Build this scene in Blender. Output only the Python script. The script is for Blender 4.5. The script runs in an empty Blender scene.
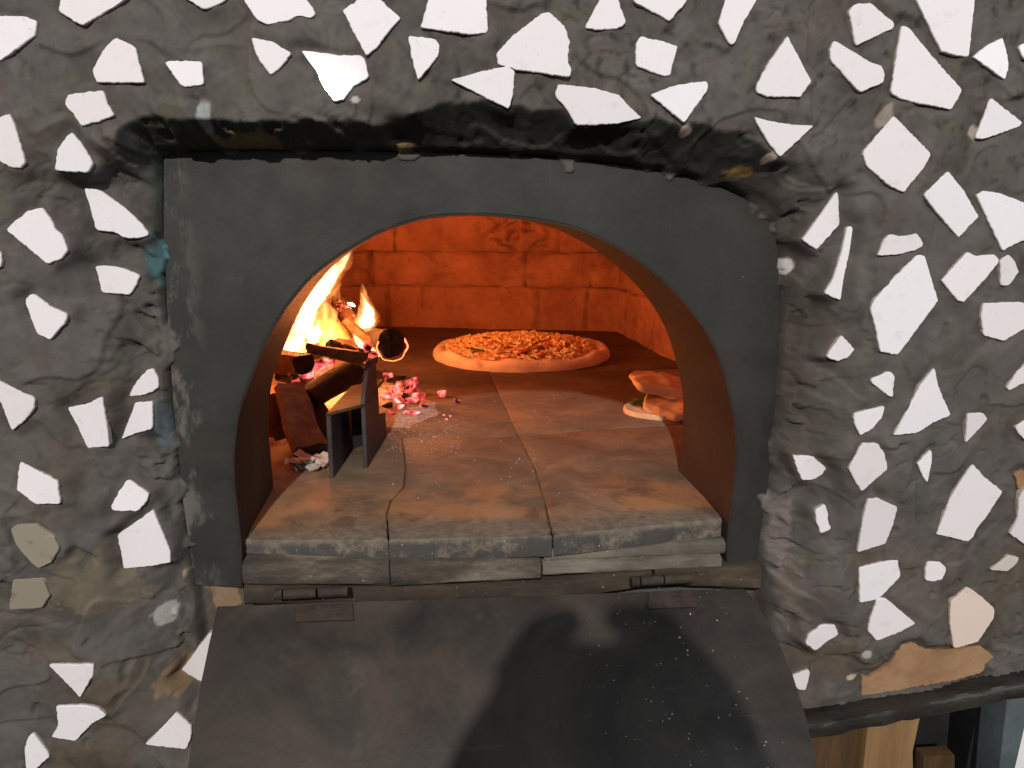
import bpy, bmesh, math, random
import numpy as np
from mathutils import Vector, Matrix, noise as mnoise

random.seed(7)
S = bpy.context.scene
COL = S.collection

# ------------------------------------------------------------------ camera
FPX = 750.0
CAM = Vector((0.0, -0.76, 1.34))
THETA = math.atan(172 / 750)
PSI = math.atan(87 / 750 * math.cos(THETA))
cd = bpy.data.cameras.new('camera')
cam = bpy.data.objects.new('camera', cd)
COL.objects.link(cam)
cam.location = CAM
cam.rotation_euler = (math.radians(90) - THETA, 0, -PSI)
cd.sensor_width = 36.0
cd.lens = FPX / 1024 * 36.0
cd.clip_start = 0.01
cd.clip_end = 100
S.camera = cam
RM = cam.rotation_euler.to_matrix()

# ------------------------------------------------------------------ world, lamps, exposure
w = bpy.data.worlds.new('World')
S.world = w
w.use_nodes = True
bg = w.node_tree.nodes['Background']
# the room around: pale ceiling, dim brownish floor
wt = w.node_tree
tc = wt.nodes.new('ShaderNodeTexCoord')
sx = wt.nodes.new('ShaderNodeSeparateXYZ')
wr = wt.nodes.new('ShaderNodeValToRGB')
mr_ = wt.nodes.new('ShaderNodeMapRange')
mr_.inputs[1].default_value, mr_.inputs[2].default_value = -1.0, 1.0
wt.links.new(tc.outputs['Generated'], sx.inputs[0])
wt.links.new(sx.outputs['Z'], mr_.inputs[0])
wt.links.new(mr_.outputs[0], wr.inputs[0])
el = wr.color_ramp.elements
el[0].position, el[0].color = 0.25, (0.20, 0.165, 0.14, 1)
el[1].position, el[1].color = 0.72, (0.90, 0.95, 1.0, 1)
wt.links.new(wr.outputs[0], bg.inputs[0])
bg.inputs[1].default_value = 0.24
S.view_settings.view_transform = 'Standard'
S.view_settings.look = 'None'
S.view_settings.exposure = 0.0
S.view_settings.gamma = 1.0


def ray(u, v):
    return (RM @ Vector(((u - 512) / FPX, (384 - v) / FPX, -1))).normalized()


def P(u, v, Y=0.0):
    d = ray(u, v)
    return CAM + d * ((Y - CAM.y) / d.y)


def F(u, v, z=1.0):
    d = ray(u, v)
    return CAM + d * ((z - CAM.z) / d.z)


def lamp(name, kind, loc, energy, color, radius=0.05, target=None, size=None):
    l = bpy.data.lights.new(name, kind)
    l.energy = energy
    l.color = color
    if kind == 'AREA':
        l.shape = 'RECTANGLE'
        l.size, l.size_y = size
    else:
        l.shadow_soft_size = radius
    o = bpy.data.objects.new(name, l)
    COL.objects.link(o)
    o.location = loc
    if target is not None:
        o.rotation_euler = (Vector(target) - Vector(loc)).to_track_quat('-Z', 'Y').to_euler()
    return o


# the room's ceiling lamp: its light ends on the hearth in an arch-shaped edge, which fixes its direction
A_ = P(470, 212, 0.0)
S_ = F(512, 389)
LAMP = A_ + (A_ - S_) * 5.0
lamp('ceiling_lamp', 'POINT', LAMP, 585, (1.0, 0.905, 0.81), 0.032)
# soft cool fill light from both sides of the room, sources unseen
lamp('fill_light_right', 'AREA', (2.6, -2.0, 2.5), 22, (0.86, 0.93, 1.0), target=(0.3, 0, 1.3), size=(1.2, 1.4))
lamp('fill_light_left', 'AREA', (-2.4, -1.9, 2.4), 9, (0.93, 0.96, 1.0), target=(-0.2, 0, 1.3), size=(1.0, 1.2))
# light of the fire
FIRE = (1.0, 0.27, 0.065)
lamp('fire_glow', 'POINT', P(318, 318, 0.66), 16.5, FIRE, 0.05)
lamp('fire_glow_low', 'POINT', P(366, 306, 0.84), 2.0, FIRE, 0.03)
lamp('fire_glow_bed', 'POINT', P(318, 366, 0.60), 0.35, (1.0, 0.22, 0.06), 0.03)

# ------------------------------------------------------------------ helpers


def thing(name, label, cat, loc=(0, 0, 0), group=None):
    o = bpy.data.objects.new(name, None)
    o.empty_display_size = 0.05
    COL.objects.link(o)
    o.location = loc
    o['label'] = label
    o['category'] = cat
    if group:
        o['group'] = group
    return o


def wloc(o):
    l = Vector(o.location)
    while o.parent:
        o = o.parent
        l += Vector(o.location)
    return l


def link_mesh(name, me, mats, parent=None, smooth=True, origin=None):
    o = bpy.data.objects.new(name, me)
    COL.objects.link(o)
    for m in (mats if isinstance(mats, (list, tuple)) else [mats]):
        me.materials.append(m)
    if smooth:
        me.polygons.foreach_set('use_smooth', [True] * len(me.polygons))
    off = Vector((0, 0, 0))
    if parent:
        off = wloc(parent)
        o.parent = parent
    if origin is not None:
        o.location = Vector(origin) - off
        off = Vector(origin)
    if off.length > 0:
        me.transform(Matrix.Translation(-off))
    return o


def obj(name, bm, mats, parent=None, smooth=True, origin=None, sharp=35):
    bmesh.ops.recalc_face_normals(bm, faces=bm.faces[:])
    me = bpy.data.meshes.new(name)
    bm.to_mesh(me)
    bm.free()
    o = link_mesh(name, me, mats, parent, smooth, origin)
    if smooth and sharp:
        try:
            me.set_sharp_from_angle(angle=math.radians(sharp))
        except Exception:
            pass
    return o


def tag(o, label, cat, group=None, kind=None):
    if label:
        o['label'] = label
    if cat:
        o['category'] = cat
    if group:
        o['group'] = group
    if kind:
        o['kind'] = kind
    return o


def prism(bm, front, back, mat=0):
    """closed solid between two outlines of the same length"""
    n = len(front)
    f = [bm.verts.new(p) for p in front]
    b = [bm.verts.new(p) for p in back]
    fs = [bm.faces.new(f), bm.faces.new(b[::-1])]
    for i in range(n):
        j = (i + 1) % n
        fs.append(bm.faces.new((f[j], f[i], b[i], b[j])))
    for q in fs:
        q.material_index = mat
    return f, b


def bevel(bm, off, seg=2, edges=None):
    bmesh.ops.bevel(bm, geom=edges or bm.edges[:], offset=off, segments=seg, affect='EDGES', clamp_overlap=True, profile=0.6)


def resample(pts, step, closed=True):
    out = []
    n = len(pts)
    for i in range(n if closed else n - 1):
        a, b = np.array(pts[i], float), np.array(pts[(i + 1) % n], float)
        k = max(1, int(round(np.linalg.norm(b - a) / step)))
        for q in range(k):
            out.append(a + (b - a) * q / k)
    if not closed:
        out.append(np.array(pts[-1], float))
    return out


def smooth_curve(pts, n):
    """Catmull-Rom through points (open)"""
    p = [np.array(q, float) for q in pts]
    p = [2 * p[0] - p[1]] + p + [2 * p[-1] - p[-2]]
    out = []
    for i in range(1, len(p) - 2):
        for k in range(n):
            t = k / n
            a, b, c, d = p[i - 1], p[i], p[i + 1], p[i + 2]
            out.append(0.5 * ((2 * b) + (c - a) * t + (2 * a - 5 * b + 4 * c - d) * t * t + (3 * b - 3 * c + d - a) * t ** 3))
    out.append(p[-2])
    return out


# vectorised gradient noise
_rng = np.random.RandomState(3)
_perm = _rng.permutation(512)
_perm = np.concatenate([_perm, _perm, _perm])
_grad = _rng.normal(size=(512, 2))
_grad /= np.linalg.norm(_grad, axis=1)[:, None]


def pn(x, y, seed=0):
    x = np.asarray(x, float) + seed * 17.31
    y = np.asarray(y, float) + seed * 9.17
    xi, yi = np.floor(x).astype(int), np.floor(y).astype(int)
    xf, yf = x - xi, y - yi
    u, v = xf ** 3 * (xf * (xf * 6 - 15) + 10), yf ** 3 * (yf * (yf * 6 - 15) + 10)

    def g(i, j, dx, dy):
        q = _grad[_perm[(_perm[i & 511] + j) & 511]]
        return q[..., 0] * dx + q[..., 1] * dy
    a, b = g(xi, yi, xf, yf), g(xi + 1, yi, xf - 1, yf)
    c, d = g(xi, yi + 1, xf, yf - 1), g(xi + 1, yi + 1, xf - 1, yf - 1)
    return 1.5 * ((a + (b - a) * u) * (1 - v) + (c + (d - c) * u) * v)


def fbm(x, y, o=4, seed=0, gain=0.5):
    t, a, s = 0, 1.0, 0
    for k in range(o):
        t = t + a * pn(x * 2 ** k, y * 2 ** k, seed + k)
        s += a
        a *= gain
    return t / s


def sstep(a, b, x):
    t = np.clip((x - a) / (b - a), 0, 1)
    return t * t * (3 - 2 * t)


def poly_sd(poly, X, Z):
    """signed distance to a polygon: negative inside"""
    p = np.asarray(poly, float)
    q = np.roll(p, -1, 0)
    d2 = np.full(X.shape, 1e9)
    ins = np.zeros(X.shape, bool)
    for a, b in zip(p, q):
        e = b - a
        wx, wz = X - a[0], Z - a[1]
        t = np.clip((wx * e[0] + wz * e[1]) / max(e @ e, 1e-12), 0, 1)
        d2 = np.minimum(d2, (wx - e[0] * t) ** 2 + (wz - e[1] * t) ** 2)
        c = (a[1] > Z) != (b[1] > Z)
        with np.errstate(divide='ignore', invalid='ignore'):
            xi = e[0] * (Z - a[1]) / (e[1] if abs(e[1]) > 1e-12 else 1e-12) + a[0]
        ins ^= c & (X < xi)
    return np.where(ins, -1, 1) * np.sqrt(d2)


# ------------------------------------------------------------------ materials


class Mat:
    def __init__(self, name):
        self.m = bpy.data.materials.new(name)
        self.m.use_nodes = True
        self.t = self.m.node_tree
        self.n = self.t.nodes
        self.bsdf = self.n['Principled BSDF']
        self.pos = self.n.new('ShaderNodeNewGeometry').outputs['Position']

    def link(self, a, b):
        self.t.links.new(a, b)

    def noise(self, scale, detail=4, rough=0.55, vec=None, dist=0.0, stretch=None):
        v = vec or self.pos
        if stretch:
            mp = self.n.new('ShaderNodeMapping')
            mp.inputs['Scale'].default_value = stretch
            self.link(v, mp.inputs[0])
            v = mp.outputs[0]
        t = self.n.new('ShaderNodeTexNoise')
        t.inputs['Scale'].default_value = scale
        t.inputs['Detail'].default_value = detail
        t.inputs['Roughness'].default_value = rough
        t.inputs['Distortion'].default_value = dist
        self.link(v, t.inputs['Vector'])
        return t.outputs['Fac']

    def voronoi(self, scale, feature='F1', out='Distance'):
        t = self.n.new('ShaderNodeTexVoronoi')
        t.feature = feature
        t.inputs['Scale'].default_value = scale
        self.link(self.pos, t.inputs['Vector'])
        return t.outputs[out]

    def ramp(self, fac, stops):
        r = self.n.new('ShaderNodeValToRGB')
        e = r.color_ramp.elements
        while len(e) < len(stops):
            e.new(0.5)
        for q, (p, c) in zip(e, stops):
            q.position = p
            q.color = tuple(c) + (1,) if len(c) == 3 else (c[0],) * 3 + (1,)
        self.link(fac, r.inputs[0])
        return r.outputs[0]

    def mapr(self, fac, a, b, c=0.0, d=1.0):
        r = self.n.new('ShaderNodeMapRange')
        r.interpolation_type = 'SMOOTHSTEP'
        for i, v in enumerate((a, b, c, d)):
            r.inputs[i + 1].default_value = v
        self.link(fac, r.inputs[0])
        return r.outputs[0]

    def math(self, op, a, b=0.0):
        r = self.n.new('ShaderNodeMath')
        r.operation = op
        for i, v in enumerate((a, b)):
            if hasattr(v, 'is_linked') or hasattr(v, 'links'):
                self.link(v, r.inputs[i])
            else:
                r.inputs[i].default_value = v
        return r.outputs[0]

    def mix(self, fac, a, b, mode='MIX'):
        r = self.n.new('ShaderNodeMix')
        r.data_type = 'RGBA'
        r.blend_type = mode
        for k, v in ((0, fac), (6, a), (7, b)):
            if hasattr(v, 'links'):
                self.link(v, r.inputs[k])
            elif k == 0:
                r.inputs[k].default_value = v
            else:
                r.inputs[k].default_value = tuple(v) + (1,)
        return r.outputs[2]

    def attr(self, name):
        a = self.n.new('ShaderNodeAttribute')
        a.attribute_name = name
        return a.outputs['Color']

    def axis(self, i):
        s = self.n.new('ShaderNodeSeparateXYZ')
        self.link(self.pos, s.inputs[0])
        return s.outputs[i]

    def bump(self, h, strength=0.3, dist=0.003):
        b = self.n.new('ShaderNodeBump')
        b.inputs['Strength'].default_value = strength
        b.inputs['Distance'].default_value = dist
        self.link(h, b.inputs['Height'])
        self.link(b.outputs[0], self.bsdf.inputs['Normal'])

    def set(self, color=None, rough=None, metal=0.0, spec=0.5):
        for k, v in (('Base Color', color), ('Roughness', rough)):
            if v is None:
                continue
            if hasattr(v, 'links'):
                self.link(v, self.bsdf.inputs[k])
            elif k == 'Base Color':
                self.bsdf.inputs[k].default_value = tuple(v) + (1,)
            else:
                self.bsdf.inputs[k].default_value = v
        self.bsdf.inputs['Metallic'].default_value = metal
        self.bsdf.inputs['Specular IOR Level'].default_value = spec
        return self

    def emit(self, color, strength):
        for k, v in (('Emission Color', color), ('Emission Strength', strength)):
            if hasattr(v, 'links'):
                self.link(v, self.bsdf.inputs[k])
            elif k == 'Emission Color':
                self.bsdf.inputs[k].default_value = tuple(v) + (1,)
            else:
                self.bsdf.inputs[k].default_value = v
        return self


def m_mortar():
    m = Mat('mortar')
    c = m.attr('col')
    n = m.noise(55, 6, 0.65)
    c2 = m.mix(0.8, c, m.ramp(n, [(0.25, (0.70, 0.70, 0.71)), (0.5, (0.97, 0.97, 0.97)), (0.8, (1.28, 1.26, 1.23))]), 'MULTIPLY')
    pit = m.mapr(m.noise(260, 3, 0.6), 0.62, 0.74)
    c3 = m.mix(m.math('MULTIPLY', pit, 0.45), c2, (0.035, 0.032, 0.03))
    m.set(c3, m.ramp(m.noise(30, 4), [(0.3, (0.72,)), (0.7, (0.95,))]), spec=0.22)
    h = m.math('ADD', m.noise(110, 6, 0.65), m.math('MULTIPLY', m.noise(380, 3), 0.35))
    h = m.math('ADD', h, m.math('MULTIPLY', m.noise(1100, 2, 0.6), 0.35))
    m.bump(h, 0.34, 0.0022)
    return m.m


def m_tile(name, base, var):
    m = Mat(name)
    c = m.mix(m.mapr(m.noise(70, 5, 0.6), 0.56, 0.78), base, var)
    oi = m.n.new('ShaderNodeObjectInfo').outputs['Random']
    c = m.mix(1.0, c, m.ramp(oi, [(0.0, (0.90, 0.885, 0.87)), (0.4, (0.98, 0.97, 0.965)), (1.0, (1.04, 1.045, 1.06))]), 'MULTIPLY')
    c = m.mix(m.math('MULTIPLY', m.mapr(m.noise(420, 2), 0.68, 0.76), 0.5), c, (0.3, 0.27, 0.24))
    c = m.mix(m.math('MULTIPLY', m.mapr(m.noise(28, 6, 0.7, dist=1.2), 0.62, 0.72), 0.25), c, (0.45, 0.42, 0.38))
    m.set(c, m.ramp(m.noise(40, 3), [(0.35, (0.035,)), (0.75, (0.055,))]), spec=0.40)
    return m.m


def m_biscuit():
    m = Mat('tile_biscuit')
    m.set(m.mix(m.noise(150, 4), (0.34, 0.25, 0.19), (0.52, 0.45, 0.39)), 0.9)
    return m.m


def m_plate():
    m = Mat('blackened_steel')
    c = m.ramp(m.noise(9, 6, 0.6, dist=0.4), [(0.3, (0.016, 0.017, 0.016)), (0.5, (0.024, 0.0245, 0.023)), (0.75, (0.036, 0.036, 0.034))])
    c = m.mix(m.math('MULTIPLY', m.mapr(m.noise(24, 5, 0.7), 0.62, 0.8), 0.30), c, (0.09, 0.09, 0.09))
    c = m.mix(m.mapr(m.noise(330, 2), 0.76, 0.80), c, (0.28, 0.28, 0.28))
    c = m.mix(m.math('MULTIPLY', m.mapr(m.noise(4, 6, 0.7, dist=0.7), 0.52, 0.66), 0.45), c, (0.040, 0.031, 0.026))
    c = m.mix(m.math('MULTIPLY', m.mapr(m.noise(60, 2, 0.5, stretch=(2.0, 2.0, 0.10)), 0.71, 0.76), 0.15), c, (0.085, 0.085, 0.083))
    # cement smeared over the left edge of the plate
    x = m.axis(0)
    edge = m.math('MULTIPLY', m.mapr(x, -0.205, -0.262), m.mapr(m.math('ADD', m.noise(34, 6, 0.7, stretch=(1, 1, 0.4)), m.mapr(x, -0.248, -0.262, 0.0, 0.12)), 0.50, 0.62))
    c = m.mix(m.math('MULTIPLY', edge, 0.6), c, (0.17, 0.165, 0.15))
    m.set(c, m.ramp(m.noise(30, 5), [(0.3, (0.48,)), (0.7, (0.72,))]), metal=0.0, spec=0.3)
    m.bump(m.noise(90, 6, 0.6), 0.25, 0.0015)
    return m.m


def m_sleeve():
    m = Mat('sooty_steel')
    c = m.ramp(m.noise(14, 6, 0.65, dist=0.3), [(0.3, (0.016, 0.012, 0.010)), (0.55, (0.026, 0.018, 0.0135)), (0.8, (0.045, 0.03, 0.022))])
    c = m.mix(m.mapr(m.noise(210, 2), 0.74, 0.79), c, (0.22, 0.18, 0.15))
    m.set(c, 0.72, spec=0.25)
    m.bump(m.noise(80, 5), 0.25, 0.002)
    return m.m


def m_firebrick():
    m = Mat('fire_brick')
    c = m.ramp(m.noise(13, 6, 0.65), [(0.25, (0.27, 0.13, 0.085)), (0.5, (0.40, 0.21, 0.135)), (0.8, (0.50, 0.28, 0.19))])
    c = m.mix(m.math('MULTIPLY', m.mapr(m.noise(30, 5, 0.7, stretch=(1, 1, 2)), 0.52, 0.74), 0.45), c, (0.17, 0.075, 0.05))
    c = m.mix(m.math('MULTIPLY', m.mapr(m.noise(6, 5, 0.65, dist=0.8), 0.48, 0.72), 0.5), c, (0.14, 0.07, 0.05))
    c = m.mix(m.math('MULTIPLY', m.mapr(m.noise(17, 5, 0.65), 0.60, 0.76), 0.3), c, (0.60, 0.40, 0.28))
    c = m.mix(m.attr('joint'), c, (0.10, 0.06, 0.045))
    m.set(c, 0.95, spec=0.1)
    m.bump(m.noise(70, 7, 0.7), 0.5, 0.008)
    return m.m


def m_slab():
    m = Mat('hearth_stone')
    y, z, x = m.axis(1), m.axis(2), m.axis(0)
    n1 = m.noise(11, 6, 0.62, dist=0.5)
    n2 = m.noise(38, 6, 0.68)
    c = m.ramp(n1, [(0.25, (0.085, 0.065, 0.045)), (0.48, (0.150, 0.112, 0.074)), (0.62, (0.215, 0.156, 0.10)), (0.8, (0.265, 0.205, 0.135))])
    c = m.mix(m.math('MULTIPLY', m.mapr(n2, 0.5, 0.72), 0.5), c, (0.15, 0.09, 0.065))
    # the stone further in: soot, darkened to paint in shade beyond the lamplight
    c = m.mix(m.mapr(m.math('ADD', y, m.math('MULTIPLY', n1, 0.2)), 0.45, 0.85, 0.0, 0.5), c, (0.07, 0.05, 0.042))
    # dark scorch stains beside the long joint
    st = m.math('MULTIPLY', m.mapr(m.noise(21, 6, 0.7, dist=1.0), 0.50, 0.56), m.math('MULTIPLY', m.mapr(y, 0.16, 0.06), m.mapr(y, 0.0, 0.03)))
    c = m.mix(m.math('MULTIPLY', st, 0.75), c, (0.10, 0.055, 0.04))
    # rust-coloured patch on the front
    pa = m.math('MULTIPLY', m.mapr(m.noise(9, 4, 0.6), 0.42, 0.6), m.math('MULTIPLY', m.mapr(y, 0.2, 0.1), m.mapr(y, 0.02, 0.05)))
    c = m.mix(m.math('MULTIPLY', pa, 0.7), c, (0.36, 0.19, 0.085))
    # pale ash along the front edge
    yy = m.math('ADD', y, m.math('MULTIPLY', m.math('SUBTRACT', n2, 0.5), 0.05))
    ash = m.mapr(yy, 0.042, 0.018)
    c = m.mix(m.math('MULTIPLY', ash, 0.7), c, m.ramp(m.noise(85, 6, 0.7), [(0.3, (0.062, 0.054, 0.045)), (0.7, (0.215, 0.19, 0.155))]))
    # soot at the lip and on the face
    zz = m.math('ADD', z, m.math('MULTIPLY', m.math('SUBTRACT', m.noise(30, 5, 0.65, stretch=(1, 1, 0.6)), 0.5), 0.016))
    soot = m.math('MULTIPLY', m.mapr(m.math('ADD', zz, m.math('MULTIPLY', y, 0.25)), 0.9985, 0.991), m.mapr(m.noise(22, 7, 0.72), 0.40, 0.52))
    c = m.mix(m.math('MULTIPLY', soot, 0.92), c, (0.045, 0.046, 0.046))
    # flour and ash specks
    c = m.mix(m.mapr(m.noise(260, 2), 0.72, 0.77), c, (0.5, 0.46, 0.4))
    m.set(c, m.ramp(n2, [(0.3, (0.65,)), (0.7, (0.9,))]), spec=0.3)
    m.bump(m.math('ADD', m.noise(60, 8, 0.7), m.math('MULTIPLY', n1, 1.2)), 0.45, 0.005)
    return m.m


def m_ledge(name, stops, bumpd=0.004, sc=18):
    m = Mat(name)
    c = m.ramp(m.noise(sc, 7, 0.68, stretch=(0.35, 1, 1)), stops)
    c = m.mix(m.mapr(m.noise(190, 3), 0.68, 0.76), c, (0.36, 0.33, 0.29))
    m.set(c, 0.85, spec=0.25)
    m.bump(m.noise(70, 7, 0.7), 0.5, bumpd)
    return m.m


def m_door():
    m = Mat('dirty_steel')
    c = m.ramp(m.noise(8, 7, 0.62, dist=0.6), [(0.34, (0.017, 0.015, 0.013)), (0.5, (0.034, 0.029, 0.025)), (0.66, (0.058, 0.047, 0.039))])
    c = m.mix(m.math('MULTIPLY', m.mapr(m.noise(15, 6, 0.7), 0.60, 0.78), 0.4), c, (0.11, 0.105, 0.10))
    c = m.mix(m.math('MULTIPLY', m.mapr(m.noise(26, 5, 0.7), 0.60, 0.72), 0.4), c, (0.085, 0.045, 0.03))
    c = m.mix(m.math('MULTIPLY', m.mapr(m.noise(5, 6, 0.7, dist=0.8), 0.54, 0.66), 0.5), c, (0.062, 0.040, 0.028))
    scr = m.mapr(m.noise(70, 2, 0.5, stretch=(0.10, 2.2, 2.2)), 0.70, 0.76)
    c = m.mix(m.math('MULTIPLY', scr, 0.12), c, (0.13, 0.12, 0.115))
    # spilt flour
    zone = m.mapr(m.noise(7, 3, 0.5), 0.46, 0.58)
    x = m.axis(0)
    zone = m.math('MULTIPLY', zone, m.mapr(x, 0.06, 0.16))
    dots = m.mapr(m.voronoi(230), 0.20, 0.12)
    pick = m.mapr(m.noise(120, 1), 0.60, 0.64)
    c = m.mix(m.math('MULTIPLY', m.math('MULTIPLY', dots, pick), m.math('MULTIPLY', zone, 0.85)), c, (0.55, 0.55, 0.58))
    dots2 = m.math('MULTIPLY', m.mapr(m.voronoi(90), 0.13, 0.07), m.mapr(m.noise(40, 1), 0.55, 0.6))
    c = m.mix(m.math('MULTIPLY', dots2, m.math('MULTIPLY', zone, 0.8)), c, (0.55, 0.55, 0.58))
    dust = m.math('MULTIPLY', m.mapr(m.noise(19, 4, 0.6), 0.55, 0.75), m.mapr(m.axis(2), 0.85, 0.74))
    c = m.mix(m.math('MULTIPLY', dust, 0.5), c, (0.22, 0.22, 0.26))
    m.set(c, m.ramp(m.noise(22, 5), [(0.3, (0.42,)), (0.7, (0.7,))]), spec=0.35)
    m.bump(m.noise(80, 6, 0.6), 0.3, 0.0015)
    return m.m


def m_simple(name, a, b, scale=20, rough=0.8, bumps=0.3, bdist=0.002, spec=0.3, stretch=None, metal=0.0, lo=0.3, hi=0.7):
    m = Mat(name)
    n = m.noise(scale, 6, 0.65, stretch=stretch)
    m.set(m.ramp(n, [(lo, a), (hi, b)]), rough, metal, spec)
    if bumps:
        m.bump(m.noise(scale * 4, 6, 0.65, stretch=stretch), bumps, bdist)
    return m.m


def m_bark(name, a, b, glow=0.0, gz=(0.0, 0.0)):
    m = Mat(name)
    n = m.noise(45, 7, 0.7, dist=0.6)
    c = m.ramp(n, [(0.3, a), (0.7, b)])
    m.set(c, 0.9, spec=0.2)
    m.bump(m.noise(90, 7, 0.7), 0.7, 0.006)
    if glow:
        e = m.mapr(m.noise(60, 4, 0.6, dist=0.8), 0.58, 0.70)
        m.emit((1.0, 0.20, 0.06), m.math('MULTIPLY', e, glow))
    return m.m


def m_ember():
    m = Mat('glowing_ember')
    n = m.noise(48, 3, 0.55, dist=0.4)
    m.set(m.ramp(n, [(0.35, (0.015, 0.012, 0.012)), (0.6, (0.06, 0.05, 0.05))]), 0.95)
    e = m.ramp(n, [(0.38, (0.0,)), (0.50, (0.45,)), (0.64, (1.0,))])
    m.emit(m.ramp(n, [(0.36, (1.0, 0.03, 0.02)), (0.50, (1.0, 0.10, 0.10)), (0.64, (1.0, 0.36, 0.30))]), m.math('MULTIPLY', e, 2.4))
    m.bump(m.noise(150, 4), 0.5, 0.003)
    return m.m


def m_flame(name, strength, color=(1.0, 0.40, 0.10), scale=24, lo=0.36, hi=0.56, floor_=0.08):
    m = bpy.data.materials.new(name)
    m.use_nodes = True
    t = m.node_tree
    for q in list(t.nodes):
        t.nodes.remove(q)
    out = t.nodes.new('ShaderNodeOutputMaterial')
    vol = t.nodes.new('ShaderNodeEmission')
    vol.inputs['Color'].default_value = color + (1,)
    geo = t.nodes.new('ShaderNodeNewGeometry')
    mp = t.nodes.new('ShaderNodeMapping')
    mp.inputs['Scale'].default_value = (1, 1, 0.35)
    t.links.new(geo.outputs['Position'], mp.inputs[0])
    no = t.nodes.new('ShaderNodeTexNoise')
    no.inputs['Scale'].default_value = scale
    no.inputs['Detail'].default_value = 3
    no.inputs['Distortion'].default_value = 0.8
    t.links.new(mp.outputs[0], no.inputs['Vector'])
    mr = t.nodes.new('ShaderNodeMapRange')
    mr.inputs[1].default_value = lo
    mr.inputs[2].default_value = hi
    mr.inputs[3].default_value = floor_ * strength
    mr.inputs[4].default_value = strength
    t.links.new(no.outputs['Fac'], mr.inputs[0])
    t.links.new(mr.outputs[0], vol.inputs['Strength'])
    t.links.new(vol.outputs[0], out.inputs['Volume'])
    return m


M = {}
M['mortar'] = m_mortar()
M['tile'] = m_tile('white_glaze', (0.715, 0.71, 0.75), (0.64, 0.63, 0.655))
M['tile_dirty'] = m_tile('stained_glaze', (0.24, 0.22, 0.175), (0.15, 0.135, 0.11))
M['tile_grey'] = m_tile('dusty_glaze', (0.52, 0.49, 0.47), (0.36, 0.33, 0.31))
M['biscuit'] = m_biscuit()
M['brick'] = m_simple('orange_brick', (0.22, 0.12, 0.06), (0.35, 0.22, 0.125), 26, 0.9, 0.4, 0.003)
M['plate'] = m_plate()
M['sleeve'] = m_sleeve()
M['firebrick'] = m_firebrick()
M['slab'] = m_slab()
M['ledge_dark'] = m_ledge('sooty_ledge_stone', [(0.36, (0.030, 0.032, 0.033)), (0.52, (0.080, 0.066, 0.052)), (0.66, (0.175, 0.15, 0.12))], 0.006, 26)
M['ledge_pale'] = m_ledge('pale_ledge_stone', [(0.34, (0.05, 0.046, 0.040)), (0.5, (0.125, 0.112, 0.094)), (0.70, (0.22, 0.20, 0.165))])
M['hearth_base'] = m_simple('joint_mortar', (0.16, 0.10, 0.07), (0.32, 0.21, 0.14), 30, 0.95)
M['sill'] = m_ledge('rusty_sill', [(0.3, (0.024, 0.020, 0.016)), (0.55, (0.052, 0.041, 0.031)), (0.75, (0.11, 0.088, 0.064))], 0.003, 25)
M['door'] = m_door()
M['hinge'] = m_simple('hinge_steel', (0.032, 0.026, 0.021), (0.085, 0.068, 0.054), 50, 0.55, 0.3, 0.002, 0.4)
M['hinge_rust'] = m_simple('rusty_hinge', (0.022, 0.017, 0.0135), (0.056, 0.042, 0.032), 45, 0.75, 0.6, 0.004, 0.25)
M['iron'] = m_simple('rusted_iron', (0.022, 0.022, 0.025), (0.055, 0.046, 0.044), 30, 0.6, 0.4, 0.002, 0.4)
M['bark_brown'] = m_bark('brown_bark', (0.085, 0.078, 0.066), (0.21, 0.19, 0.165))
M['bark_dark'] = m_bark('dark_bark', (0.018, 0.013, 0.011), (0.06, 0.04, 0.03))
M['bark_olive'] = m_bark('olive_bark', (0.08, 0.06, 0.03), (0.21, 0.155, 0.075))
M['char'] = m_bark('charred_wood', (0.006, 0.005, 0.005), (0.025, 0.02, 0.018))
M['char_glow'] = m_bark('burning_wood', (0.03, 0.02, 0.015), (0.16, 0.09, 0.05), 2.2)
M['wood_end'] = m_simple('split_wood', (0.20, 0.12, 0.07), (0.36, 0.235, 0.15), 60, 0.85, 0.4, 0.003, stretch=(1, 1, 0.2))
M['ember'] = m_ember()
M['coal'] = m_bark('black_coal', (0.01, 0.009, 0.009), (0.05, 0.045, 0.045))
M['rim'] = Mat('ember_rim').set((0.1, 0.04, 0.03), 0.9).emit((1.0, 0.22, 0.07), 3.2).m
M['ash'] = m_simple('wood_ash', (0.20, 0.185, 0.175), (0.48, 0.45, 0.42), 120, 0.98, 0.6, 0.003)
M['ash_flake'] = m_simple('pale_ash_flake', (0.34, 0.31, 0.26), (0.62, 0.58, 0.50), 60, 0.95, 0.4, 0.003)
M['flame'] = m_flame('flame_big', 230.0, (1.0, 0.50, 0.24), 26, 0.36, 0.52)
M['flame_soft'] = m_flame('flame_soft', 26.0, (1.0, 0.30, 0.06), 34, 0.38, 0.62, 0.15)
M['flame_wisp'] = m_flame('flame_wisp', 85.0, (1.0, 0.34, 0.09), 52, 0.47, 0.60, 0.0)
M['flame_small'] = m_flame('flame_small', 240.0, (1.0, 0.44, 0.24), 40, 0.30, 0.5)
M['flame_bed'] = m_flame('flame_bed', 30.0, (1.0, 0.26, 0.13), 46)
M['crust'] = None
M['rail'] = m_simple('dark_varnished_rail', (0.008, 0.0075, 0.007), (0.040, 0.036, 0.031), 24, 0.40, 0.3, 0.004, 0.5, stretch=(0.5, 1.5, 1.5))
M['plank_brown'] = m_simple('brown_plank', (0.055, 0.031, 0.014), (0.105, 0.062, 0.028), 34, 0.75, 0.3, 0.002, 0.3, stretch=(2.2, 2.2, 0.14))
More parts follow.
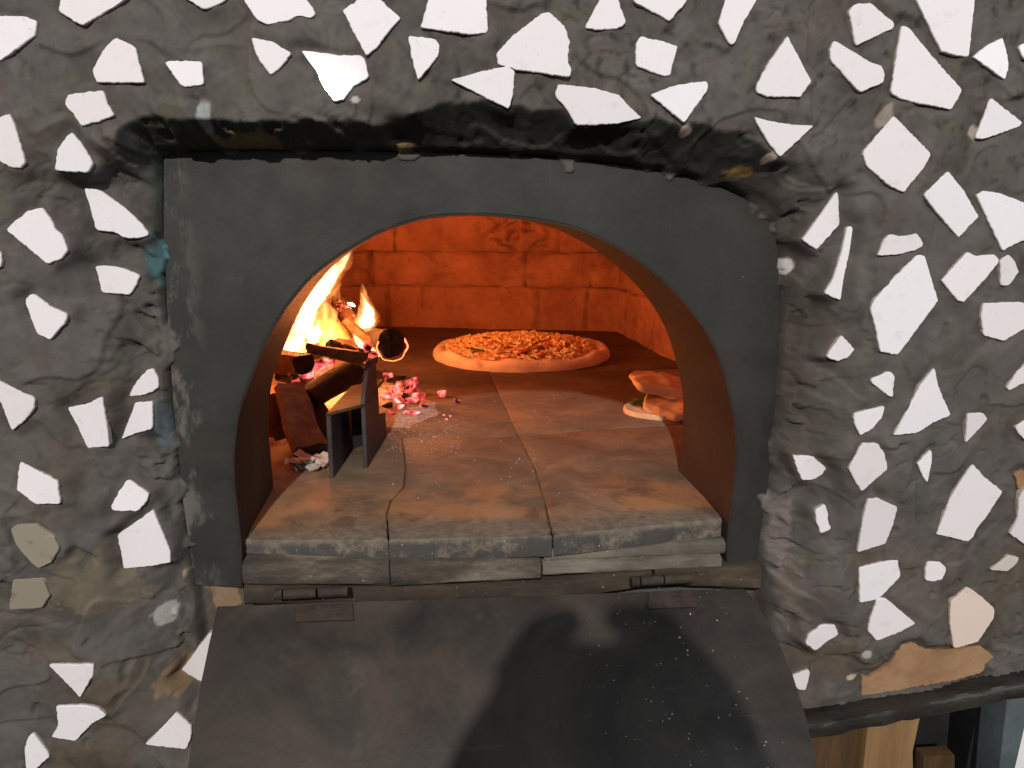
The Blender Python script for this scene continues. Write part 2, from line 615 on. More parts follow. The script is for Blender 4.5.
M['plank_tan'] = m_simple('tan_plank', (0.17, 0.095, 0.040), (0.28, 0.175, 0.085), 28, 0.7, 0.3, 0.002, 0.3, stretch=(2.2, 2.2, 0.14))
M['dull_black'] = m_simple('dull_black', (0.008, 0.008, 0.008), (0.02, 0.019, 0.018), 18, 0.8, 0.3)
M['post'] = m_simple('blue_grey_paint', (0.055, 0.075, 0.085), (0.10, 0.125, 0.135), 24, 0.6, 0.3)
M['white_paint'] = m_simple('white_paint', (0.72, 0.75, 0.78), (0.82, 0.84, 0.86), 24, 0.5, 0.1)

# ------------------------------------------------------------------ the mortar wall
WH = 0.060          # how far the mortar stands in front of the steel plate

ARCH = [(241, 586), (240, 545), (236, 505), (233, 475), (233.5, 445), (237, 416), (243, 395), (251, 375), (265, 340), (278, 317), (291, 298),
        (310, 276), (335, 256), (357, 242.5), (381, 229.5), (416, 218), (440, 214), (468, 212.5), (490, 213), (512, 215), (544.5, 219),
        (579.5, 228), (612, 243), (642, 262), (672, 288), (697, 317), (712, 342), (722, 367), (731, 403), (735, 427), (735.6, 450),
        (733.7, 481.5), (729.5, 517), (727, 545), (727, 580)]
PLATE_OUT = [(727, 580), (752, 573), (758, 540), (767, 480), (773, 400), (777, 330), (778, 285), (776, 248), (770, 222), (754, 204), (722, 189), (686, 178),
             (650, 170), (613, 165), (560, 159), (470, 154), (380, 152), (270, 151), (165, 153), (165, 230), (168, 300), (174, 400), (184, 500), (196, 583), (241, 586)]
archW = [(P(u, v).x, P(u, v).z) for u, v in ARCH]
archS = smooth_curve(archW, 5)
plateW = [(P(u, v).x, P(u, v).z) for u, v in PLATE_OUT]
RECESS = [(727, 640), (762, 640), (758, 590)] + PLATE_OUT[2:-1] + [(203, 640), (241, 640)]
recW = [(P(u, v).x, P(u, v).z) for u, v in RECESS]


# -------- the tile shards, outlines in picture units: (offset u, offset v, points, label, material)
def Q(ox, oy, pts):
    return [(ox + a / 4, oy + b / 4) for a, b in pts]


T = 'tile'
SHARDS = [
    (Q(0, 0, [(-60, 62), (8, 62), (95, 64), (140, 78), (147, 84), (140, 140), (50, 208), (5, 240), (-60, 262)]), 'white round-shouldered shard cut by the left edge near the top corner', T),
    (Q(0, 0, [(250, -40), (232, 42), (325, 104), (470, 20), (545, -40)]), 'white shard with a thick lower right side, cut by the top edge at left', T),
    (Q(0, 0, [(735, -10), (815, 38), (880, 15), (912, -8), (912, -40), (735, -40)]), 'small white shard tip hanging from the top edge beside the ragged one', T),
    (Q(0, 0, [(465, 148), (540, 185), (558, 260), (578, 330), (385, 330), (366, 282), (420, 185)]), 'white upright trapezoid shard with a flat base, upper left', T),
    (Q(0, 0, [(657, 250), (675, 243), (808, 244), (812, 340), (730, 348), (690, 295)]), 'small white flat-topped shard tapering to lower right, upper left', T),
    (Q(0, 0, [(268, 378), (412, 360), (430, 415), (456, 462), (395, 485), (325, 505), (290, 455), (255, 415)]), 'white five-sided shard just under the upright trapezoid shard', T),
    (Q(0, 0, [(-30, 480), (0, 468), (38, 452), (65, 520), (102, 650), (80, 672), (45, 672), (-30, 630)]), 'tall white shard cut by the left edge, narrow end up', T),
    (Q(0, 0, [(285, 525), (320, 565), (345, 605), (372, 650), (350, 690), (217, 683), (232, 590)]), 'white tooth-shaped shard with its point up, left of the oven corner', T),
    ([(243, -10), (244.5, 2), (257, 20), (268, 25), (280, 22), (288, 21), (295, 16.5), (302, 15.5), (311, 18.5), (316, 12.5), (307, 0), (303, -10)], 'white shard with a ragged lower edge at the top edge', T),
    ([(250.5, 37), (271, 41), (291.5, 53), (280, 68.5), (270, 75), (257, 57)], 'white four-sided shard pointing down below the ragged top-edge shard', T),
    (Q(0, 192, [(335, -16), (400, -8), (440, 20), (500, 65), (560, 120), (600, 170), (570, 184), (515, 186), (490, 180), (455, 160), (385, 155), (365, 80)]), 'white leaf-shaped shard with a chipped grey tip by the oven corner', T),
    (Q(256, 0, [(345, 40), (400, 5), (425, -20), (470, -30), (520, 20), (580, 72), (505, 155), (490, 185), (440, 223), (420, 185)]), 'large white kite-shaped shard with its long point down, top left of centre', T),
    (Q(256, 0, [(178, 202), (225, 204), (320, 220), (425, 222), (440, 250), (450, 310), (390, 345), (350, 400), (310, 405), (255, 330), (250, 300)]), 'white shard with a dazzling lamp glint on its lower left', T),
    (Q(256, 0, [(607, 142), (718, 155), (735, 175), (730, 225), (648, 322), (625, 240)]), 'small white wedge shard, point down, right of the large kite shard', T),
    (Q(256, 0, [(690, -40), (690, 0), (657, 110), (760, 125), (860, 138), (928, 132), (922, 0), (922, -40)]), 'broad white four-sided shard cut by the top edge near the centre', T),
    ([(450, 79.5), (480, 72), (508, 65.5), (515, 71), (513, 95), (509, 109), (480, 95)], 'white shard with its thin end pointing left, above the oven plate', T),
    (Q(512, 0, [(125, 48), (155, 50), (215, 110), (232, 170), (222, 240), (240, 280), (230, 308), (25, 280), (-55, 258), (-64, 215), (0, 145)]), 'largest white shard in the top row, a broad peaked one', T),
    (Q(512, 0, [(290, 110), (350, 0), (355, -30), (420, -30), (425, 0), (458, 92), (420, 115), (340, 120)]), 'white bell-shaped shard at the top edge right of the broad peaked shard', T),
    (Q(512, 0, [(497, 175), (515, 142), (565, 158), (580, 158), (665, 185), (640, 270), (632, 305), (590, 300), (495, 262)]), 'small squarish white shard in the top row', T),
    (Q(512, 0, [(485, -30), (485, 5), (632, 84), (700, 5), (705, -30)]), 'white triangle shard hanging from the top edge over the squarish one', T),
    (Q(512, 0, [(183, 336), (250, 342), (330, 352), (430, 380), (460, 415), (520, 472), (420, 495), (310, 500), (255, 500), (215, 430), (172, 385)]), 'wide white fin-shaped shard lying right over the dark lip', T),
    (Q(512, 0, [(553, 378), (640, 345), (720, 330), (780, 323), (787, 355), (690, 492)]), 'white triangle shard pointing down beside the fin-shaped shard', T),
    (Q(512, 0, [(855, -30), (855, 0), (825, 95), (872, 178), (890, 175), (935, 75), (980, 0), (990, -30)]), 'narrow white shard hanging from the top edge, right of centre', T),
    (Q(768, 0, [(80, 142), (175, 325), (130, 388), (0, 388), (-45, 370), (-48, 350), (-20, 290), (15, 235)]), 'white triangle shard with its apex up, upper right', T),
    (Q(768, 0, [(-58, 465), (0, 482), (100, 498), (185, 502), (50, 630), (-5, 560)]), 'white triangle shard with its point down at the lip corner', T),
    (Q(768, 0, [(322, 45), (350, 15), (415, 10), (450, 45), (508, 90), (505, 112), (350, 184), (335, 90)]), 'small white rounded shard near the top edge, upper right', T),
    (Q(768, 0, [(265, 160), (375, 225), (415, 250), (455, 262), (470, 290), (462, 330), (368, 370), (250, 240), (250, 195)]), 'white slanting oblong shard left of the tall triangle shard', T),
    (Q(768, 0, [(535, 102), (560, 105), (660, 225), (780, 360), (735, 440), (700, 432), (600, 412), (530, 395), (492, 370)]), 'tall white triangle shard with a broad base, upper right', T),
    (Q(768, 0, [(590, -30), (595, 0), (640, 95), (695, 205), (760, 222), (805, 228), (830, 0), (832, -30)]), 'large white shard hanging from the top edge near the right corner', T),
    (Q(768, 0, [(940, 148), (960, 220), (965, 270), (948, 320), (870, 262), (820, 228), (865, 190)]), 'small white triangle shard over a dark crevice near the right edge', T),
    (Q(768, 0, [(1000, 185), (1030, 172), (1070, 180), (1070, 240), (1024, 235)]), 'white shard tip at the right edge near the top', T),
    (Q(768, 0, [(892, 390), (920, 410), (1020, 490), (1010, 505), (940, 530), (870, 555), (830, 555)]), 'white triangle shard sloping to the right, by a pebble', T),
    (Q(768, 0, [(505, 462), (655, 615), (625, 670), (545, 770), (490, 745), (395, 665), (380, 610)]), 'large white diamond-shaped shard, right side', T),
    ([(948.5, 171), (964, 190), (979, 216.5), (959, 238), (940, 216), (924, 195.5), (935, 184)], 'white tilted rectangle shard below right of the diamond shard', T),
    ([(976.5, 195), (984, 190.5), (1000, 193), (1018, 200), (1034, 206), (1034, 236), (1016, 244), (1003, 251), (991, 226)], 'large white shard at the right edge beside the tilted rectangle', T),
    (Q(0, 192, [(22, 150), (110, 75), (168, 62), (190, 90), (215, 130), (220, 150), (248, 170), (270, 232), (248, 265), (190, 290)]), 'white shard with a wavy right side, left of the oven', T),
    (Q(0, 192, [(378, 298), (420, 293), (490, 305), (560, 332), (550, 365), (520, 412), (405, 402), (395, 350)]), 'small white shard beside the blue-green stain', T),
    (Q(0, 192, [(98, 435), (125, 405), (140, 412), (205, 460), (270, 488), (262, 520), (200, 592), (150, 570), (118, 495)]), 'white drop-shaped shard below the wavy one at left', T),
    ([(-6, 248), (1.2, 252), (1.2, 267), (-6, 270)], 'sliver of white shard at the left edge', T),
    ([(147.5, 369.5), (153, 368), (158.5, 379), (158.5, 388), (150, 393), (140, 396), (129, 396.5), (133, 386)], 'small white shard against the left side of the oven plate', T),
    ([(-8, 378), (7, 385), (22, 392.5), (34, 397.5), (34.5, 407.5), (25, 420), (12, 431), (0, 402), (-8, 392)], 'white shard with a bare tan edge at the left', T),
    (Q(768, 192, [(270, 5), (281, -4), (288, 130), (195, 232), (135, 190), (150, 175), (215, 85)]), 'narrow white shard leaning right at the oven corner', T),
    (Q(768, 192, [(318, 137), (340, 137), (325, 250), (300, 360), (290, 435), (225, 405), (260, 350), (295, 240)]), 'long thin bone-shaped white shard right of the oven', T),
    (Q(768, 192, [(490, 168), (540, 178), (600, 165), (625, 210), (600, 230), (530, 250), (440, 255), (465, 195)]), 'flat white shard over the largest hexagonal one', T),
    (Q(768, 192, [(600, 250), (628, 255), (645, 310), (682, 435), (590, 560), (520, 652), (450, 640), (435, 560), (412, 470), (425, 435), (500, 350)]), 'largest white shard of all, six-sided, right of the oven', T),
    (Q(768, 192, [(800, 240), (828, 255), (910, 250), (928, 275), (870, 350), (785, 440), (765, 440), (720, 385), (695, 355)]), 'white tilted oblong shard right of the six-sided shard', T),
    (Q(768, 192, [(962, 250), (985, 270), (1005, 320), (965, 375), (932, 375), (930, 275)]), 'small white shard near the right edge beside the tilted oblong', T),
    (Q(768, 192, [(862, 445), (1015, 440), (1040, 450), (1040, 540), (945, 597), (865, 575), (853, 500)]), 'squarish white shard at the right edge, flat top', T),
    (Q(768, 192, [(295, 572), (348, 630), (325, 660), (280, 678), (232, 660)]), 'small white fan-shaped shard left of the six-sided shard', T),
    ([(871, 379.5), (890.5, 371), (895.5, 377), (894, 385), (893, 398), (889, 396.5), (872, 383)], 'small white rounded shard beside the curved triangle shard', T),
    ([(935, 368), (938, 384), (944, 399), (951.5, 415), (933, 423), (918, 433), (894, 435.5), (908, 410), (921, 385)], 'white triangle shard with a curved base and apex up, right side', T),
    ([(1034, 357), (1018, 372), (1007, 388), (1009, 391), (1018, 386), (1034, 380)], 'thin white shard at the right edge, pointing lower left', T),
    (Q(768, 384, [(345, 120), (400, 105), (468, 88), (460, 130), (420, 180), (370, 207), (345, 155)]), 'white shell-shaped shard over the five-sided one', T),
    (Q(768, 384, [(800, 118), (862, 116), (880, 140), (860, 165), (790, 237)]), 'small white wedge shard, point down, right side', T),
    (Q(768, 384, [(992, 170), (1030, 145), (1060, 150), (1060, 235), (1030, 225), (1000, 195)]), 'white rounded shard cut by the right edge', T),
    (Q(768, 384, [(100, 285), (180, 290), (200, 308), (235, 335), (215, 365), (185, 382), (138, 387), (118, 340)]), 'small white shard nearest the oven on its right side', T),
    (Q(768, 384, [(380, 236), (442, 238), (468, 280), (480, 340), (375, 432), (322, 340)]), 'white regular five-sided shard with its point down, right side', T),
    (Q(768, 384, [(655, 262), (658, 310), (638, 397), (620, 370), (600, 320), (625, 290)]), 'tiny white sliver shard right of the five-sided one', T),
    (Q(768, 384, [(820, 320), (870, 375), (940, 430), (870, 540), (835, 580), (820, 615), (800, 632), (760, 622), (675, 602), (735, 450)]), 'large pinkish white slanted block of a shard, right side', T),
    (Q(768, 384, [(1060, 400), (1022, 430), (1005, 460), (1000, 540), (968, 600), (1030, 645), (1060, 650)]), 'white shard at the right edge by the orange brick spot', T),
    (Q(768, 384, [(190, 508), (228, 480), (242, 520), (240, 550), (255, 580), (212, 600), (195, 550)]), 'tiny white upright shard by the right side of the oven', T),
    (Q(768, 384, [(400, 462), (440, 457), (520, 492), (500, 570), (470, 640), (400, 662), (358, 675), (385, 520)]), 'white upright oblong shard below the five-sided one', T),
    ([(859.5, 568), (880, 563), (898, 560), (901, 576), (890, 588), (880, 598), (872, 601), (860, 603)], 'white flat-topped shard below the upright oblong', T),
    ([(928, 562), (940.5, 562), (947, 569), (943, 579), (934, 582), (925.5, 580.5), (926, 568)], 'tiny rounded white shard below the pinkish block', T),
    (Q(768, 384, [(890, 745), (965, 685), (1005, 695), (1000, 715), (960, 750)]), 'small dull tan-grey shard near the right edge', 'tile_grey'),
    (Q(0, 384, [(268, 95), (350, 80), (370, 68), (410, 50), (425, 150), (438, 250), (350, 258), (310, 170)]), 'white upright tapering shard left of the oven', T),
    (Q(0, 384, [(540, 75), (612, 70), (610, 180), (550, 195), (485, 222), (500, 180), (520, 130)]), 'white three-sided shard with a straight right side against the oven plate', T),
    (Q(0, 384, [(78, 310), (230, 390), (242, 480), (140, 482), (65, 425)]), 'white shard with a slanting top by the left edge', T),
    (Q(0, 384, [(440, 495), (470, 440), (490, 410), (500, 390), (520, 385), (560, 415), (595, 440), (590, 465), (550, 510), (455, 508)]), 'small white hump-shaped shard over the large left square', T),
    (Q(0, 384, [(612, 502), (640, 570), (680, 665), (682, 715), (600, 730), (492, 740), (485, 680), (468, 605), (540, 555)]), 'large squarish white shard at the lower left of the oven', T),
    (Q(0, 384, [(40, 575), (140, 560), (215, 610), (238, 660), (200, 720), (150, 740), (100, 690), (60, 640)]), 'shard smeared over with beige mortar, left', 'tile_dirty'),
    (Q(0, 576, [(50, 15), (170, 15), (200, 80), (165, 130), (35, 135)]), 'shard stained dull olive, below the smeared one', 'tile_dirty'),
    (Q(0, 576, [(192, 355), (375, 355), (370, 400), (320, 487)]), 'white triangle shard with a flat top, lower left', T),
    (Q(0, 576, [(222, 522), (340, 518), (390, 530), (425, 560), (370, 590), (300, 662), (205, 645), (232, 595)]), 'white shard with a hooked right end, lower left', T),
    (Q(0, 576, [(110, 645), (130, 630), (150, 650), (200, 722), (135, 780), (105, 780), (95, 700)]), 'small white shard at the bottom edge, lower left corner', T),
    (Q(0, 576, [(835, 230), (868, 228), (880, 240), (845, 320), (808, 427), (725, 378)]), 'cream white shard slanting beside the upper left of the open door', T),
    (Q(0, 576, [(705, 545), (765, 600), (765, 640), (745, 695), (580, 675), (650, 605)]), 'cream white triangle shard beside the lower left of the open door', T),
    (Q(768, 576, [(440, 90), (470, 88), (520, 130), (592, 190), (530, 225), (435, 260), (400, 220), (410, 175)]), 'white triangle shard pointing right, lower right', T),
    (Q(768, 576, [(800, 45), (845, 75), (908, 130), (905, 170), (840, 265), (745, 292), (728, 190), (732, 105)]), 'large pinkish shard right over the bare orange brick', 'tile_pink'),
    (Q(768, 576, [(220, 195), (270, 197), (283, 235), (240, 260), (190, 302), (150, 270), (165, 235)]), 'small white oval shard right of the open door', T),
    (Q(768, 576, [(92, 405), (150, 378), (170, 380), (160, 430), (150, 460), (120, 455)]), 'small white shard touching the right side of the open door', T),
]
M['tile_pink'] = m_tile('pinkish_glaze', (0.66, 0.56, 0.51), (0.56, 0.47, 0.43))
BRICKS = [
    (Q(768, 576, [(375, 400), (400, 405), (450, 380), (495, 350), (515, 310), (540, 275), (590, 270), (620, 292), (680, 300), (740, 294), (800, 288), (850, 280),
                  (905, 325), (870, 350), (860, 385), (740, 420), (560, 450), (375, 480)]), 'bare orange brick showing where the mortar is missing'),
    (Q(768, 384, [(985, 360), (1005, 345), (1030, 345), (1035, 420), (1000, 420)]), 'small spot of bare orange brick at the right edge'),
]

XR, ZR = (-0.74, 0.98), (0.58, 1.80)
STEP = 0.0018
nx, nz = int((XR[1] - XR[0]) / STEP) + 1, int((ZR[1] - ZR[0]) / STEP) + 1
gx, gz = np.linspace(XR[0], XR[1], nx), np.linspace(ZR[0], ZR[1], nz)
X, Z = np.meshgrid(gx, gz, indexing='ij')
sd = poly_sd(recW, X, Z)
top = sstep(1.355, 1.40, Z + 0.012 * fbm(X * 14, Z * 14, 2, 50))
xt = P(420, 150).x
right = sstep(-0.1, 0.15, X)
# at the sides the mortar swells gently away from the plate; over the mouth it ends in a steep dark lip
wtop = 0.022 + 0.020 * sstep(xt - 0.03, xt + 0.03, X)
wtop = wtop * (1 + 0.24 * fbm(X * 16, Z * 5, 3, 52) + 0.16 * fbm(X * 44, Z * 8, 3, 54))
wside = (0.115 - 0.035 * right) * (1 + 0.25 * fbm(X * 9, Z * 12, 2, 53))
tt = np.clip(sd / np.maximum(wtop, 0.006), 0, 1)
ts_ = np.clip((sd + 0.01) / wside, 0, 1)
ptop = 0.15 * sstep(0, 0.12, tt) + 0.85 * tt ** 1.15
pside = sstep(0, 1, ts_) * 0.78 + 0.22 * ts_
und = 0.007 * fbm(X * 6, Z * 6, 3, 1)
BASE = 0.006 + (WH + und - 0.006) * (ptop * top + pside * (1 - top))
BASE = np.where(sd > 0, BASE, 0.006)


def base_at(x, z):
    i = min(max(int(round((x - XR[0]) / STEP)), 3), nx - 4)
    j = min(max(int(round((z - ZR[0]) / STEP)), 3), nz - 4)
    k = 3
    return float(BASE[i, j]), float(BASE[i + k, j] - BASE[i - k, j]) / (2 * k * STEP), float(BASE[i, j + k] - BASE[i, j - k]) / (2 * k * STEP)


# trowel work
wx = X + 0.02 * fbm(X * 9, Z * 9, 3, 11)
wz = Z + 0.02 * fbm(X * 9, Z * 9, 3, 12)
Dt = 0.0040 * fbm(wx * 10, wz * 13, 2, 2)
rid = 1 - np.abs(fbm(wx * 8, wz * 11, 2, 5))
Dt = Dt + 0.0040 * (rid ** 11) * sstep(0.0, 0.3, fbm(X * 7, Z * 7, 2, 6))
str_ = np.abs(fbm(wx * 14 + wz * 8, wz * 40 - wx * 12, 3, 21))
Dt = Dt - 0.0030 * np.exp(-(str_ / 0.030) ** 2) * sstep(0.10, 0.3, fbm(X * 8, Z * 8, 2, 22))
# flat passes of the trowel, one over another, with a sharp edge between them
stepn = fbm(wx * 8, wz * 9, 2, 31)
step2 = fbm(wx * 12 + 3, wz * 10, 2, 32)
Dt = Dt + 0.0030 * (sstep(0.04, 0.055, stepn) - 0.5) + 0.0022 * (sstep(-0.12, -0.108, step2) - 0.5)
grain = sstep(-0.15, 0.35, fbm(X * 9, Z * 9, 2, 9))
Dt = Dt + (0.0003 + 0.0006 * grain) * fbm(X * 120, Z * 120, 3, 8)
pit = fbm(X * 36, Z * 36, 2, 41)
Dt = Dt - 0.004 * sstep(0.45, 0.6, pit)
# broken lumps along the plate
near = np.exp(-(np.maximum(sd - 0.012, 0) / 0.030) ** 2) * (sd > 0)
lump = 0.008 * fbm(wx * 24, wz * 26, 4, 55) + 0.006 * (sstep(0.0, 0.03, fbm(wx * 22 + wz * 14, wz * 24, 3, 58)) - 0.3)
Dt = Dt + near * lump * np.where(top > 0.5, 0.35 + 0.65 * (X < xt), 1.0) * sstep(0.0, 0.01, sd)
edge_ = sstep(-0.005, 0.0045, sd + 0.0008 * fbm(X * 60, Z * 60, 2, 59) + 0.030 * np.clip(fbm(X * 26, Z * 26, 4, 64) - 0.04, -0.05, 1) * (Z > 1.0))
H = -0.010 + (BASE + Dt * sstep(-0.002, 0.012, sd) + 0.010) * edge_
# a gap opens under the lip at left of the top
gap = np.exp(-((X - P(400, 130).x) / 0.012) ** 2 - ((Z - P(400, 135).z) / 0.008) ** 2)
H = H - 0.02 * gap * (sd > 0)

# colours (stains and different mixes of cement)
n1 = fbm(wx * 7, wz * 7, 4, 61)
n2 = fbm(wx * 20, wz * 24, 4, 62)
n3 = fbm(wx * 34, wz * 34, 3, 66)
n4 = fbm(wx * 75, wz * 60, 4, 67)
c0 = np.stack([np.full(X.shape, v) for v in (0.081, 0.0775, 0.073)], -1)
c1 = np.array([0.088, 0.069, 0.049])
c2 = np.array([0.112, 0.107, 0.102])
c3 = np.array([0.046, 0.042, 0.037])


def blend(c, d, k):
    return c * (1 - k[..., None]) + np.asarray(d) * k[..., None]


low = sstep(1.30, 0.95, Z)  # browner towards the bottom of the wall
c = blend(c0, c1, np.clip(sstep(-0.15, 0.35, n1) * (0.25 + 0.55 * low), 0, 1))
c = blend(c, c2, 0.55 * sstep(0.08, 0.34, n2 + 0.25 * n4))
c = blend(c, c3, 0.50 * sstep(0.06, 0.34, -n2 + 0.25 * n4))
c = blend(c, c2 * 0.85, 0.6 * sstep(0.04, 0.07, stepn))
c = blend(c, [0.105, 0.075, 0.066], 0.40 * sstep(0.26, 0.5, n3))
c = blend(c, [0.085, 0.09, 0.06], 0.45 * sstep(0.26, 0.5, -n3))
# soot over the mouth, its black deepened to paint in the lip's shade
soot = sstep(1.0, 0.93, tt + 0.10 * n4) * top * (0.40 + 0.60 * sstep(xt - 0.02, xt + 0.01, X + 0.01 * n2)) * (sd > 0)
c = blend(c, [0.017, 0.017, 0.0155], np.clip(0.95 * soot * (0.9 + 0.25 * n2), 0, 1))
dark_edge = sstep(0.036, 0.018, sd + 0.02 * n2 + 0.012 * n4) * (1 - top) * right * sstep(1.02, 1.14, Z) * (sd > 0)  # mortar darker and browner along the right side of the plate
c = blend(c, [0.050, 0.041, 0.037], np.clip(0.75 * dark_edge * (0.8 + 0.5 * n2), 0, 1))


def spot(u, v, su, sv, dy=-0.05):
    p = P(u, v, dy)
    return np.exp(-((X - p.x) / (su * 0.00095)) ** 2 - ((Z - p.z) / (sv * 0.00095)) ** 2)


def stain(c, u, v, su, sv, colr, amt=1.0, nn=n2):
    k = spot(u, v, su * 1.25, sv * 1.25) + 0.55 * nn + 0.55 * n4
    return blend(c, colr, amt * sstep(0.42, 0.60, k) * (spot(u, v, su * 2, sv * 2) > 0.25))


c = stain(c, 147, 262, 13, 34, [0.045, 0.10, 0.115], 0.95)
c = stain(c, 152, 250, 5, 10, [0.07, 0.20, 0.24], 0.9)
c = stain(c, 145, 180, 6, 30, [0.06, 0.085, 0.06], 0.7)
c = stain(c, 150, 440, 12, 26, [0.08, 0.105, 0.125], 0.85)
c = stain(c, 172, 425, 4, 8, [0.08, 0.17, 0.19], 0.9)
c = stain(c, 207, 121, 7, 15, [0.26, 0.29, 0.28], 0.95)
c = stain(c, 240, 138, 34, 6, [0.25, 0.18, 0.095], 0.8)
c = stain(c, 175, 130, 14, 16, [0.055, 0.052, 0.035], 0.8)
c = stain(c, 395, 142, 16, 5, [0.20, 0.14, 0.07], 0.8)
c = stain(c, 357, 103, 4, 4, [0.40, 0.43, 0.40], 0.9)
c = stain(c, 745, 172, 12, 4, [0.24, 0.15, 0.045], 0.8)
c = stain(c, 768, 158, 5, 4, [0.42, 0.33, 0.27], 0.9)
c = stain(c, 200, 590, 26, 14, [0.30, 0.23, 0.165], 0.8)
c = stain(c, 210, 628, 16, 26, [0.27, 0.18, 0.12], 0.75)
c = stain(c, 178, 690, 24, 16, [0.22, 0.155, 0.09], 0.75)
c = stain(c, 155, 630, 8, 10, [0.42, 0.42, 0.40], 0.7)
c = stain(c, 90, 585, 50, 30, [0.15, 0.125, 0.085], 0.6)
c = stain(c, 803, 268, 7, 7, [0.48, 0.47, 0.47], 0.9)
c = stain(c, 860, 648, 7, 6, [0.40, 0.38, 0.36], 0.8)
c = stain(c, 848, 673, 9, 5, [0.42, 0.38, 0.30], 0.9)
c = stain(c, 790, 540, 12, 40, [0.19, 0.165, 0.155], 0.6)
c = stain(c, 798, 600, 18, 30, [0.16, 0.135, 0.115], 0.6)
c = stain(c, 967, 133, 8, 8, [0.42, 0.36, 0.32], 0.9)
c = stain(c, 880, 120, 9, 8, [0.28, 0.25, 0.21], 0.7)
c = stain(c, 684, 132, 5, 4, [0.45, 0.36, 0.30], 0.8)
c = stain(c, 900, 580, 60, 60, [0.115, 0.092, 0.080], 0.5)

rngs = np.random.RandomState(5)
wall = thing('mortar_wall', 'dark grey trowelled mortar wall set with scattered white broken tiles around the oven mouth', 'wall', P(512, 384, 0.0))


def add_shard(px, label, mk, thick=0.008, proud=0.0032, name='tile_shard', wobble=0.0005, tilt=None):
    global H
    cu, cv = np.mean([p[0] for p in px]), np.mean([p[1] for p in px])
    q = P(cu, cv, -WH)
    for _ in range(4):
        h0, gX, gZ = base_at(q.x, q.z)
        q = P(cu, cv, -(h0 + proud))
    Y = -(h0 + proud)
    lean = 0.75 if name == 'tile_shard' else 1.0
    if tilt is None:
        cl = 0.14
        tilt = (min(max(-gX * lean, -cl), cl) + rngs.uniform(-0.02, 0.02), min(max(gZ * lean, -0.06), 0.06) + rngs.uniform(-0.025, 0.02))
    # outline on the shard's own leaning plane
    nrm_ = Vector((tilt[0], -1, -tilt[1])).normalized()
    o_ = P(cu, cv, Y)

    def on(u, v):
        d = ray(u, v)
        return CAM + d * ((o_ - CAM).dot(nrm_) / d.dot(nrm_))
    poly = [(on(u, v).x, on(u, v).z) for u, v in px]
    cx, cz = o_.x, o_.z
    # mortar: sunk below the shard, pressed up beside it here and there
    m = 0.016
    xs = [p[0] for p in poly]
    zs = [p[1] for p in poly]
    i0, i1 = max(np.searchsorted(gx, min(xs) - m), 0), min(np.searchsorted(gx, max(xs) + m), nx)
    j0, j1 = max(np.searchsorted(gz, min(zs) - m), 0), min(np.searchsorted(gz, max(zs) + m), nz)
    if i1 - i0 > 2 and j1 - j0 > 2:
        xx, zz = X[i0:i1, j0:j1], Z[i0:i1, j0:j1]
        s = poly_sd(poly, xx, zz)
        hh = H[i0:i1, j0:j1]
        k = np.exp(-(np.maximum(s, 0) / 0.0065) ** 2) * (sd[i0:i1, j0:j1] > 0.004)
        nn = fbm(xx * 45, zz * 45, 2, 71)
        face = -(Y + (xx - cx) * tilt[0] - (zz - cz) * tilt[1])
        target = face - 0.0036 + 0.0042 * nn
        hh = hh * (1 - k) + target * k
        hh = np.where(s < -0.0012, np.minimum(hh, face - 0.005), hh)
        H[i0:i1, j0:j1] = hh
    tx, tz = tilt
    pts = resample(poly, 0.0022)
    n = len(pts)
    # soften corners and chip the edges
    pts = [(pts[i - 1] + 2 * pts[i] + pts[(i + 1) % n]) / 4 for i in range(n)]
    ctr = np.array([cx, cz])
    ring = []
    for i, p in enumerate(pts):
        r = p - ctr
        d = wobble * float(fbm(np.array(p[0] * 260), np.array(p[1] * 260), 2, 77)) * 2
        ring.append(p + r / (np.linalg.norm(r) + 1e-9) * d)

    def y_at(p, lift):
        return Y + (p[0] - cx) * tx + (p[1] - cz) * tz * -1 - lift
    bm = bmesh.new()
    ins = [ctr + (p - ctr) * (1 - 0.0007 / (np.linalg.norm(p - ctr) + 1e-9)) for p in ring]
    a = [bm.verts.new((p[0], y_at(p, 0.0), p[1])) for p in ins]
    b = [bm.verts.new((p[0], y_at(p, -0.0007), p[1])) for p in ring]
    d = [bm.verts.new((p[0], y_at(p, -0.0022), p[1])) for p in ring]
    e = [bm.verts.new((p[0], y_at(p, -thick), p[1])) for p in ring]
    f = bm.faces.new(a)
    g = bm.faces.new(e[::-1])
    g.material_index = 1
    for r0, r1, mi in ((a, b, 0), (b, d, 0), (d, e, 1)):
        for i in range(n):
            j = (i + 1) % n
            q_ = bm.faces.new((r0[j], r0[i], r1[i], r1[j]))
            q_.material_index = mi
    o = obj(name, bm, [M[mk], M['biscuit']] if name == 'tile_shard' else M[mk], wall, True, (cx, Y, cz), 30)
    o['label'] = label
    return o


for i, (px, lab, mk) in enumerate(SHARDS):
    tilt = None
    if 'glint' in lab:
        gp = Vector(P(324, 85, -0.065))
        nrm = ((CAM - gp).normalized() + (LAMP - gp).normalized()).normalized()
        tilt = (-nrm.x / nrm.y, nrm.z / nrm.y)          # the face that throws the lamp into the lens
    add_shard(px, lab, mk, tilt=tilt)
